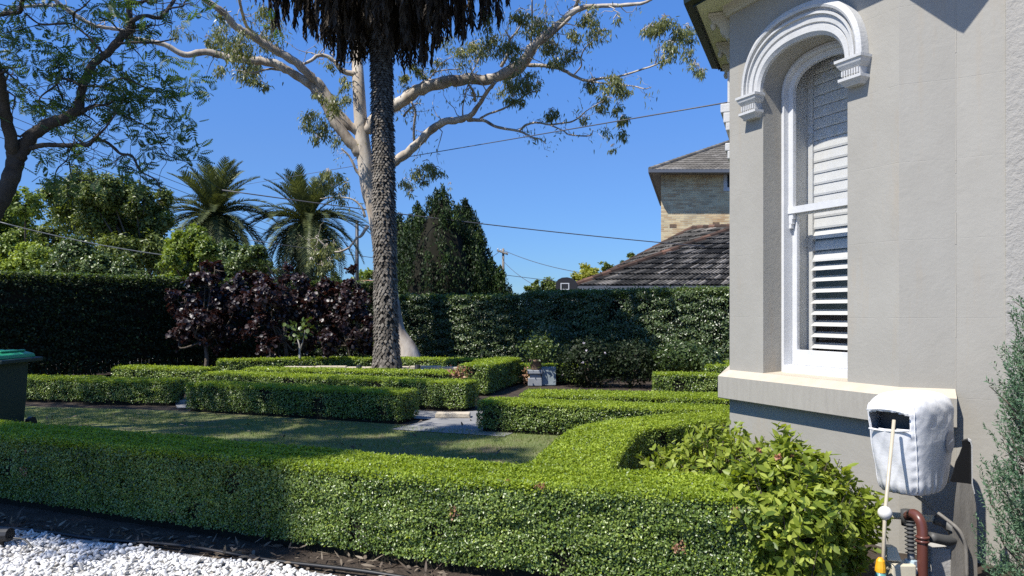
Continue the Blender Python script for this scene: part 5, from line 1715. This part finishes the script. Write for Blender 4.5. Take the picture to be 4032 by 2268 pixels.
# the big palm
PX, PY = -2.71, 16.5
bp = root('big_palm', (PX, PY, 0.2), 'big palm with scaly trunk and skirt of dead hanging fronds, on the mound', 'palm')
mb = MB()
pz = [0.15, 0.35, 0.6, 1.0, 2.0, 3.5, 5.0, 6.5, 8.0, 9.3]
pr2 = [.46, .39, .33, .30, .285, .275, .265, .26, .27, .33]
cx = lambda z: PX - 0.018 * (z - .3)
mb.tube([(cx(z), PY, z) for z in pz], [r_ * .84 for r_ in pr2], 20)
mb.build('trunk', M['palm_core'], bp, True)
# leaf-base scales in spirals
SV, SF = [], []
tv = np.array([[-.5, .05, .05], [-.3, .0, .7], [0, -.05, 1.0], [.3, .0, .7], [.5, .05, .05], [0, .62, -.95], [0, .42, .0]])
tf = [[6, 0, 1], [6, 1, 2], [6, 2, 3], [6, 3, 4], [6, 4, 5], [6, 5, 0]]
row, z = 0, 0.28
nr_ = 20
idx = 0
while z < 8.2:
    r_ = float(np.interp(z, pz, pr2))
    dz = float(np.interp(z, [0, 3, 5, 8], [.07, .064, .055, .048]))
    for j in range(nr_):
        if RNG.uniform() < .07:
            continue
        a = 2 * math.pi * (j + .5 * (row % 2)) / nr_ + RNG.normal(0, .05) + .05 * math.sin(z * 1.7)
        w = 2 * math.pi * r_ / nr_ * RNG.uniform(.8, 1.0)
        out_k = RNG.uniform(.035, .085) * float(np.interp(z, [0, 2, 4, 8], [.9, .8, 1.1, 1.0]))
        h_ = dz * RNG.uniform(0.95, 1.6)
        ca2, sa2 = math.cos(a), math.sin(a)
        for vx, vy, vz in tv:
            rad_ = r_ * .84 + max(-.02, vy) * out_k * 1.15
            tx = vx * w
            SV.append((cx(z) + ca2 * rad_ - sa2 * tx, PY + sa2 * rad_ + ca2 * tx, z + vz * h_ * .6 + RNG.normal(0, .002)))
        SF += [[i + idx * 7 for i in t_] for t_ in tf]
        idx += 1
    z += dz
    row += 1
o = link('leaf_scar', mesh_np('leaf_scar', np.array(SV), np.array(SF), 3, M['palm_scale']), bp)
o['kind'] = 'stuff'


def dead_mesh(name, L, out_, drop, wid, npair):
    """dead frond: goes out from the crown, then hangs straight down with limp leaflets"""
    Q = []
    for i in range(12):
        t = i / 11
        Q.append((0, out_ * math.sin(min(1, t * 1.25) * math.pi / 2) + (0.05 * math.sin(t * 5)), -drop * t ** 1.7 + .25 * math.sin(t * math.pi) * (1 - t)))
    Q = np.array(Q)
    Tg = unit(np.gradient(Q, axis=0))
    mb = MB()
    mb.tube(Q, np.linspace(.04, .012, 12), 4)
    for i in range(npair):
        t = .12 + .87 * i / (npair - 1)
        f_ = t * 11
        a = int(min(10, f_))
        p = Q[a] * (1 - (f_ - a)) + Q[a + 1] * (f_ - a)
        ll = wid * (.6 + .5 * math.sin(math.pi * t)) * RNG.uniform(.7, 1.2)
        for sx in (-1, 1):
            d = unit(np.array([sx * RNG.uniform(.1, .4), RNG.normal(0, .12), -1.0]) + Tg[a] * .5)
            w = unit(np.array([RNG.normal(), RNG.normal(), .3])) * .038
            m1 = p + d * ll * .55 + np.array([sx * .04, 0, 0])
            tip = p + d * ll + RNG.normal(0, .03, 3)
            mb.add([p - w * .5, p + w * .5, m1 + w * .6, m1 - w * .6, tip], [(0, 1, 2, 3), (3, 2, 4)])
    me = bpy.data.meshes.new(name)
    me.from_pydata(mb.v, [], mb.f)
    me.materials.append(M['dead_frond'])
    return me


SETS = []
for o_r, drop in ((.35, 2.35), (.6, 2.4), (.95, 2.3), (1.3, 2.1), (1.7, 1.8), (2.05, 1.5), (2.4, 1.15), (2.75, .9)):
    SETS.append([dead_mesh('dead_frond', 2.6, o_r * 1.06 * f_, drop * g_, .42, 30) for f_, g_ in ((1, 1), (.9, 1.08), (1.05, .9))])
CNT = [30, 38, 42, 44, 44, 40, 34, 26]
for sidx, (ms, k) in enumerate(zip(SETS, CNT)):
    for i in range(k):
        az = 2 * math.pi * (i + RNG.uniform(-.3, .3)) / k + sidx
        o = bpy.data.objects.new('dead_frond', ms[int(RNG.integers(0, 3))])
        COL.objects.link(o)
        o.parent = bp
        z0_ = [9.75, 9.8, 9.85, 9.85, 9.85, 9.8, 9.75, 9.75][sidx] + RNG.normal(0, .14)
        o.location = (cx(9) - PX + .3 * math.cos(az), .3 * math.sin(az), z0_ - .2)
        o.rotation_euler = (RNG.normal(0, .07), RNG.normal(0, .1), az - math.pi / 2)
BF = [frond_mesh('frond', 3.4, s_, .5, 34, M['frond'], lw=.05) for s_ in (.15, .25, .35)]
palm((cx(9.6), PY, 10.3), 40, BF, bp, 1.1, 82, 30, jr=.25)
MB().lathe([(.3, -2.1), (.5, -1.5), (.85, -.8), (1.1, 0), (.8, .6), (.2, .9)], (cx(9), PY, 9.75), 16).build('crown_boss', M['palm_core'], bp, True)

# mound and planting round the palm
mb = MB()
rs = []
for k_, (r_, z_) in enumerate(((1.9, -.02), (1.6, .1), (1.2, .2), (.8, .28), (.45, .36), (.05, .38))):
    rs.append([(PX + r_ * math.cos(a) * (1 + .06 * math.sin(3 * a + k_)) * 1.15, PY + r_ * .75 * math.sin(a), z_ + .02 * math.sin(5 * a + k_)) for a in np.linspace(0, 2 * math.pi, 40, endpoint=False)])
o = mb.rings(rs).build('palm_mound', M['tan_soil'], None, True)
tag(o, 'sandy earth mound at the foot of the big palm', 'mound', kind='structure')
bw = root('garden_wall', (-1.7, 17.3, 0), 'low pale sandstone edging behind the big palm', 'wall')
for i in range(7):
    x = -5.2 + i * .72
    MB().box(x, x + .7, 17.25 + .02 * (i % 2), 17.45, -.02, .36 + .012 * math.sin(i * 2.1)).build('stone', M['stone'], bw, False, .015)
for px, py in ((417.5, 369), (359, 370)):
    b0 = atY(px, 371, 15.6)
    g = root('garden_spotlight', (b0[0], 15.6, 0), 'small black garden spotlight %s of the palm trunk' % ('right' if px > 400 else 'left'), 'light', 'garden spotlights at the palm')
    MB().tube([(b0[0], 15.6, 0), (b0[0], 15.6, .36)], .02, 8).build('stake', M['black'], g)
    MB().tube([(b0[0], 15.55, .34), (b0[0], 15.62, .50)], [.05, .06], 10).build('lamp_head', M['black'], g)

# small copper shrub at the corner hedge
b0 = at(458, 388)
r = root('copper_shrub', (b0[0], 14.0, 0), 'little copper-leaved plant in front of the taller box hedge', 'shrub')
k = 90
P = atY(458.5, 373, 13.9) + rnd(k) * [.09, .07, .08]
leaves_obj('foliage', OVAL, P, rnd(k), rnd(k), .06, .045, M['copper'], r)
MB().tube([(b0[0], 14, 0), (b0[0], 13.95, .3), tuple(atY(458.5, 374, 13.9))], .012, 5).build('stem', M['bark'], r)

# white step stone lying on the path, flat white slab at the left opening
c = at(453, 417.5)
o = MB().box(c[0] - .26, c[0] + .26, c[1] - .1, c[1] + .12, .004, .075).build('step_stone', M['stone'], None, False, .012)
tag(o, 'pale kerb stone lying on the path between two hedges', 'stone')
c = at(189, 402)
o = MB().box(c[0] - .3, c[0] + .3, c[1] - .25, c[1] + .2, .004, .05).build('path_slab', M['concrete'], None, False, .01)
tag(o, 'flat pale slab in the gap left of the long lawn hedge', 'slab')

# planters
c = at(535, 386)
r = root('plinth', (c[0], c[1], 0), 'grey-white stepped plinth carrying a clay pot', 'plinth')
mb = MB().box(c[0] - .15, c[0] + .15, c[1], c[1] + .3, 0, .17)
mb.build('base', M['plinth'], r, False, .01)
mb = MB().box(c[0] - .11, c[0] + .13, c[1] + .03, c[1] + .27, .17, .26)
mb.build('shaft', M['plinth'], r, False, .01)
mb = MB().box(c[0] - .16, c[0] + .16, c[1] - .01, c[1] + .31, .26, .34)
mb.build('cap', M['plinth'], r, False, .012)
pt = root('clay_pot', (c[0] + .02, c[1] + .15, .34), 'brown clay pot with a dark leafy plant, on the plinth', 'pot')
MB().lathe([(.0, 0), (.1, 0), (.105, .02), (.125, .17), (.145, .18), (.145, .22), (.12, .22), (.1, .19), (0, .19)], (c[0] + .02, c[1] + .15, .342), 20).build('pot', M['urn'], pt, True)
k = 900
cc = np.array([c[0] + .08, c[1] + .15, .78])
P = cc + rnd(k) * [.18, .16, .14]
leaves_obj('plant', OVAL, P, rnd(k) + [0, 0, .8], rnd(k), .07, .04, M['tree_c'], pt)
c2 = at(548.5, 386)
o = MB().box(c2[0] - .15, c2[0] + .17, c2[1] + .1, c2[1] + .42, 0, .39)
o = o.build('square_planter', M['blue_planter'], None, False, .012)
tag(o, 'blue-grey square stone planter right beside the plinth', 'planter')
c3 = at(527, 385)
r = root('dry_plant', (c3[0], c3[1], 0), 'small withered brown plant left of the plinth', 'plant')
k = 60
leaves_obj('foliage', OVAL, c3 + np.array([0, 0, .18]) + rnd(k) * [.07, .05, .08], rnd(k), rnd(k), .07, .04, M['copper'], r)


def bush(c, rad, nleaf, mat, label, leaf=.07, group='dark shrubs at the back hedge', name='dark_shrub', flowers=0):
    r = root(name, (c[0], c[1], 0), label, 'shrub', group)
    d = unit(rnd(nleaf) + [0, 0, .2])
    lump = 1 + .14 * np.sin(d[:, :1] * 6 + c[0]) * np.sin(d[:, 1:2] * 7 + c[1])
    P = np.array(c) + d * np.array(rad) * lump * RNG.uniform(.6, 1.02, (nleaf, 1))
    P[:, 2] = np.maximum(P[:, 2], .02)
    o = leaves_obj('foliage', LEAF, P, d + rnd(nleaf) * .5, rnd(nleaf) + d * .4, leaf * RNG.uniform(.7, 1.3, nleaf), leaf * .55, M[mat], r)
    o['kind'] = 'stuff'
    mb = MB()
    for _ in range(7):
        t_ = np.array(c) + unit(RNG.normal(size=3)) * np.array(rad) * .7
        mb.tube([(c[0], c[1], 0), (np.array([c[0], c[1], 0]) + t_) / 2 + RNG.normal(0, .03, 3), t_], [.015, .01, .004], 5)
    mb.build('stem', M['bark'], r)
    for _ in range(flowers):
        dd = unit(RNG.normal(size=3) + [-.2, -1, .2])
        fp = np.array(c) + dd * np.array(rad) * 1.0
        fp[2] = max(.1, fp[2])
        k = 9
        leaves_obj('flower', OVAL, np.tile(fp, (k, 1)), rnd(k), unit(rnd(k) + dd), .035, .03, M['white_petal'], r)
    return r


def bxy(px, py, Y):
    return atY(px, py, Y)


c = bxy(590, 366, 16.3)
bush((c[0], c[1], .5), (.75, .5, .55), 3500, 'hedge_dark', 'dark rose bush with pale flowers right of the planters', flowers=6)
c = bxy(632, 366, 16.2)
bush((c[0], c[1], .5), (.55, .5, .5), 2600, 'hedge_dark', 'low dark shrub in the shade between rose bush and box hedge')
c = bxy(682, 364, 15.9)
bush((c[0], c[1], .62), (.62, .45, .36), 3500, 'tree_c', 'rounded mid-green shrub above the shaded box hedge', name='round_shrub')
c = bxy(712, 366, 15.4)
bush((c[0], c[1], .5), (.25, .25, .42), 900, 'hedge_side', 'small light-tipped shrub at the house corner', name='round_shrub')
c = bxy(548, 355, 18.2)
bush((c[0], c[1], .75), (.5, .4, .55), 2200, 'hedge_side', 'leafy shrub behind the clay pot', name='round_shrub')

# ------------------------------------------------------------------ neighbours, poles, wires
tiledh = root('tiled_house', (8, 33, 0), 'neighbouring house with a dark weathered tile roof behind the tall hedge', 'house')
P0, Rr_, P1, Q_ = atY(574, 287.5, 30), atY(740, 227, 33.5), atY(693, 229, 35.5), atY(572, 287, 38)
P0[2] = 2.6
Q_[2] = 2.6
E_ = np.array([13.5, 30.0, 2.6])
RE = np.array([13.5, 33.5, Rr_[2]])


def tiled(name, A, B, Cc, D, rows, cols, mat, parent, amp=.05):
    """tile courses between eave A-B and ridge D-C: each tile a small tilted slab with a curved top"""
    V, Fc = [], []
    up = unit(np.cross(B - A, D - A))
    if up[2] < 0:
        up = -up
    for i in range(rows):
        for j in range(cols):
            v0, v1 = i / rows, (i + 1.12) / rows
            o_ = len(V)
            off = .5 / cols if i % 2 else 0
            for vv, lift in ((v0, amp), (min(1, v1), .012)):
                L0, L1 = A + (D - A) * vv, B + (Cc - B) * vv
                for s_, hgt in ((.02, 0), (.3, .9), (.62, .9), (.98, .1)):
                    uu = min(1.0, max(0.0, (j + s_) / cols + off * 0))
                    V.append(L0 + (L1 - L0) * uu + up * (lift + hgt * amp * .7 + RNG.normal(0, .003)))
            L0, L1 = A + (D - A) * v0, B + (Cc - B) * v0
            for s_ in (.02, .98):
                V.append(L0 + (L1 - L0) * min(1, (j + s_) / cols) - up * .01)
            for s_ in range(3):
                Fc.append((o_ + s_, o_ + s_ + 1, o_ + 5 + s_, o_ + 4 + s_))
            Fc.append((o_, o_ + 8, o_ + 9, o_ + 3))
    mb = MB().add(V, Fc)
    o = mb.build(name, mat, parent)
    o['kind'] = 'stuff'
    MB().add([A, B, Cc, D], [(0, 1, 2, 3)]).build('roof', M['palm_core'], parent)
    return o


tiled('roof_tile', P0, E_, RE, Rr_, 12, 62, M['tile'], tiledh, .085)
tiled('roof_tile', Q_, P0, Rr_, P1, 12, 36, M['tile'], tiledh, .085)


def ridge(A, B, r, mat, parent, n):
    mb = MB()
    for i in range(n):
        a = A + (B - A) * (i / n)
        b_ = A + (B - A) * ((i + 1.05) / n)
        mb.tube([a, b_], [r * 1.1, r * .9], 8)
    o = mb.build('ridge_tile', mat, parent)
    o['kind'] = 'stuff'


up_ = np.array([0, 0, .05])
ridge(P0 + up_, Rr_ + up_, .13, M['tile_red'], tiledh, 20)
ridge(Q_ + up_, P1 + up_, .12, M['tile_red'], tiledh, 16)
ridge(P1 + up_, Rr_ + up_, .12, M['tile_red'], tiledh, 8)
MB().box(P0[0] + .2, 13.3, 30.35, 39, 0, 2.5).build('wall', M['stucco'], tiledh)
MB().box(P0[0] - .05, 13.5, 29.83, 29.97, 2.5, 2.62).build('gutter', M['grey_trim'], tiledh)

flats = root('brick_flats', (12, 48, 0), 'cream brick block of flats with a grey hipped tile roof', 'building')
FY = 45.0
fl = atY(661, 200, FY)
ez = atY(650, 172, FY - .9)
zE = ez[2]
fw = MB().rings([[(fl[0], FY, z), (fl[0] + 14, FY, z), (fl[0] + 17, FY + 12, z), (fl[0] + 3.2, FY + 12, z)] for z in (0, zE - .002)]).build('wall', M['brick'], flats)
A_ = np.array([ez[0], FY - .9, zE + .12])
B_ = np.array([fl[0] + 15, FY - .9, zE + .12])
ap_ = atY(740, 138, FY + 5)
C2 = np.array([fl[0] + 15, FY + 5, ap_[2]])
D2 = np.array([ap_[0] + .2, FY + 5, ap_[2]])
tiled('roof_tile', A_, B_, C2, D2, 16, 70, M['tile_grey'], flats, .04)
Ab = np.array([ez[0] + 3.4, FY + 13, zE + .12])
tiled('roof_tile', Ab, A_, D2, D2 + np.array([0, 2, 0]), 16, 50, M['tile_grey'], flats, .04)
ridge(A_ + up_, D2 + up_, .13, M['tile_grey'], flats, 22)
MB().add([(ez[0], FY - .9, zE), (fl[0] + 15, FY - .9, zE), (fl[0] + 18, FY + 13, zE), (ez[0] + 3.4, FY + 13, zE)], [(0, 1, 2, 3)]).build('soffit', M['conduit'], flats)
mb = MB().box(ez[0] - .08, fl[0] + 15, FY - 1.02, FY - .9, zE - .04, zE + .14)
mb.rings([[(ez[0] + a, FY - .9, z) for a, z in ((-.1, zE - .04), (.02, zE - .04), (.02, zE + .14), (-.1, zE + .14))], [(ez[0] + 3.4 + a, FY + 13, z) for a, z in ((-.1, zE - .04), (.02, zE - .04), (.02, zE + .14), (-.1, zE + .14))]])
mb.build('gutter', M['grey_trim'], flats)
wa, wb_ = atY(723.5, 172, FY), atY(740, 191, FY)
w = MB().box(wa[0], wb_[0], FY - .03, FY - .004, wb_[2], wa[2] - .1).build('window', M['white'], flats)
MB().box(wa[0] + .22, wb_[0], FY - .045, FY - .031, wb_[2] + .22, wa[2] - .1).build('pane', M['black'], w)
for px, py in ((673, 226), (716, 224)):
    p = atY(px, py, FY)
    MB().box(p[0] - .2, p[0] + .2, FY - .012, FY - .003, p[2] - .1, p[2] + .1).build('air_vent', M['urn'], flats)

rh = root('terracotta_house', (-11, 52, 0), 'distant house with a terracotta roof, glimpsed left of the palm trunk', 'house')
a, b_ = atY(336, 293, 52), atY(392, 293, 52)
c, d = atY(385, 280, 55), atY(352, 280, 55)
MB().add([a, b_, c, d, a + [0, 6, 0], b_ + [0, 6, 0]], [(0, 1, 2, 3), (4, 3, 2, 5), (0, 3, 4), (1, 5, 2)]).build('roof', M['terracotta'], rh)
MB().box(a[0] + .3, b_[0] - .3, 52.4, 57.6, 0, a[2]).build('wall', M['stucco'], rh)

bb = root('basketball_backboard', (2.4, 29.2, 0), 'dark rounded basketball backboard with a white target square, at the roof edge', 'backboard')
Yb = 29.2
mb = MB()
pts = [(555.5, 288.5), (555.8, 283), (558, 279.5), (562, 277.6), (567, 277.2), (571.5, 278.3), (575, 281), (577.5, 285), (576, 289.5), (571, 291), (559, 291)]
f_ = [atY(px, py, Yb) for px, py in pts]
mb.rings([[tuple(p) for p in f_], [tuple(p + np.array([.03, .06, 0])) for p in f_]])
mb.build('board', M['board'], bb)
mb = MB()
x0_, x1_ = atY(560.5, 0, Yb)[0], atY(569.2, 0, Yb)[0]
za_, zb_ = atY(0, 289.8, Yb)[2], atY(0, 283, Yb)[2]
for bxx in ((x0_, x1_, za_, za_ + .035), (x0_, x1_, zb_ - .035, zb_), (x0_, x0_ + .035, za_ + .035, zb_ - .035), (x1_ - .035, x1_, za_ + .035, zb_ - .035)):
    mb.box(bxx[0], bxx[1], Yb - .012, Yb - .002, bxx[2], bxx[3])
mb.build('target_square', M['white'], bb)
pc = atY(566, 291, Yb)
MB().tube([(pc[0], Yb + .35, 0), (pc[0], Yb + .35, 2.2), (pc[0], Yb + .07, 2.6)], .05, 8).build('post', M['pole_dark'], bb)

up1 = root('utility_pole', tuple(atY(503, 300, 80) * np.array([1, 1, 0])), 'timber utility pole with one crossarm beyond the back hedge', 'pole')
p = atY(503.2, 248.5, 80)
MB().tube([(p[0], 80, 0), (p[0], 80, 5), (p[0], 80, p[2])], [.17, .15, .12], 10).build('post', M['pole_wood'], up1, True)
a, b_ = atY(497, 250.3, 79.8), atY(508, 254.3, 79.8)
MB().tube([a, b_], .11, 4).build('crossarm', M['pole_wood'], up1)
for t in (.08, .35, .9):
    q = a + (b_ - a) * t
    MB().lathe([(.0, 0), (.07, .02), (.05, .12), (.08, .2), (0, .26)], q, 8).build('insulator', M['ball'], up1)
p = atY(357, 220.5, 45)
o = MB().tube([(p[0], 45, 0), (p[0], 45, 4), (p[0], 45, p[2])], [.12, .11, .1], 10).build('street_pole', M['pole_dark'], None, True)
tag(o, 'plain dark grey street pole between far palm and gum', 'pole')


def wire(p, q, r, label, sag=.0, mat='cable', group='overhead wires'):
    t = np.linspace(0, 1, 21)[:, None]
    P = np.array(p) * (1 - t) + np.array(q) * t
    P[:, 2:] -= sag * 4 * t * (1 - t)
    o = MB().tube(P, r, 5).build('overhead_wire', M[mat], None, True)
    tag(o, label, 'wire', group)


wire(atY(228, 187.5, 46), atY(733, 101.5, 9.0), .009, 'wire rising to the house eave, crossing the sky above the roofs', .0)
wire(atY(222, 190, 24), atY(705, 246.5, 30), .019, 'thick wire running past the conifer down to the tiled roof', .12)
wire(atY(250, 240, 25), atY(572, 283, 30.5), .011, 'thin lower wire in front of the conifer, ending near the backboard', .05)
for i, (y0, y1) in enumerate(((118, 190), (127, 196), (136, 203), (144, 207))):
    wire(atY(-40, y0 - 22, 30), atY(330, y1 + 50, 48), .014, ('uppermost', 'second', 'third', 'lowest')[i] + ' of the four parallel wires behind the feathery tree', .1, group='four parallel wires')
wire(atY(0, 222, 24), atY(172, 256, 26), .016, 'pale wire in front of the left trees', .1, 'conduit')
wire(atY(504, 250.5, 80), atY(590, 274, 62), .03, 'wire from the pole crossarm sloping down behind the yellow tree', .3)
wire(atY(500, 251, 80), atY(440, 285, 60), .03, 'wire from the pole crossarm running left behind the conifer', .3)
wire(atY(504, 262, 80), atY(545, 290, 60), .025, 'lower wire from the pole down to the far trees', .3)

# ------------------------------------------------------------------ green bin
bn = root('wheelie_bin', (-6.7, 9.75, 0), 'dark green wheelie bin with a bright green lid at the lawn edge', 'bin')
bx0, bx1 = -7.0, -6.45
rs = []
for z, e in ((.08, -.04), (.5, -.015), (.96, 0.0)):
    rs.append([(bx0 - e, 9.5 - e, z), (bx1 + e, 9.5 - e, z), (bx1 + e, 10.15 + e, z), (bx0 - e, 10.15 + e, z)])
MB().rings(rs).build('body', M['bin_body'], bn, False, .02)
MB().box(bx0 - .06, bx1 + .13, 9.42, 10.25, .945, 1.0).build('rim', M['bin_body'], bn, False, .012)
mb = MB()
rs = [[(x, y, z) for x, y in ((bx0 - .03 + e, 9.44 + e, ), (bx1 + .06 - e, 9.44 + e), (bx1 + .06 - e, 10.2 - e), (bx0 - .03 + e, 10.2 - e))] for z, e in ((1.0, 0), (1.05, .01), (1.085, .09))]
mb.rings(rs)
for i in range(4):
    mb.box(bx0 + .06 + i * .14, bx0 + .12 + i * .14, 9.6, 10.1, 1.08, 1.105)
mb.build('lid', M['bin_lid'], bn, False, .012)
MB().tube([(bx0 + .08, 10.28, .98), (bx1 - .08, 10.28, .98)], .015, 8).build('handle', M['bin_body'], bn)
MB().box(bx0 + .2, bx0 + .3, 9.493, 9.497, .83, .85).build('sticker', M['white'], bn)
for xw in (bx0 - .02, bx1 - .02):
    MB().tube([(xw, 10.18, .1), (xw + .05, 10.18, .1)], .1, 16).build('wheel', M['black'], bn)

# ------------------------------------------------------------------ foreground bits
c = np.array([-3.42, 5.12, 0])
g = root('ground_light', tuple(c), 'small black garden light with a cable, on the white pebbles', 'light')
mb = MB()
mb.tube([(c[0] - .12, c[1] + .02, .09), (c[0] + .04, c[1], .1)], [.05, .045], 12)
mb.build('lamp_head', M['black'], g)
MB().tube([(c[0] - .03, c[1], .0), (c[0] - .03, c[1], .07)], .025, 8).build('stake', M['black'], g)
MB().tube(catmull([(c[0] + .04, c[1], .08), (c[0] + .14, c[1] - .01, .07), (c[0] + .22, c[1] - .05, .03)], 5), .006, 6).build('cable', M['black'], g)
pts = [(x, 6.42 + (x + 6.2) * (4.52 - 6.42) / 5.65 + .03 * math.sin(x * 2.1), .02 + .008 * math.sin(x * 5)) for x in np.linspace(-6.2, -.5, 34)]
o = MB().tube(pts, .013, 8).build('drip_pipe', M['black'], None, True)
tag(o, 'black irrigation pipe lying along the foot of the front hedge', 'pipe')
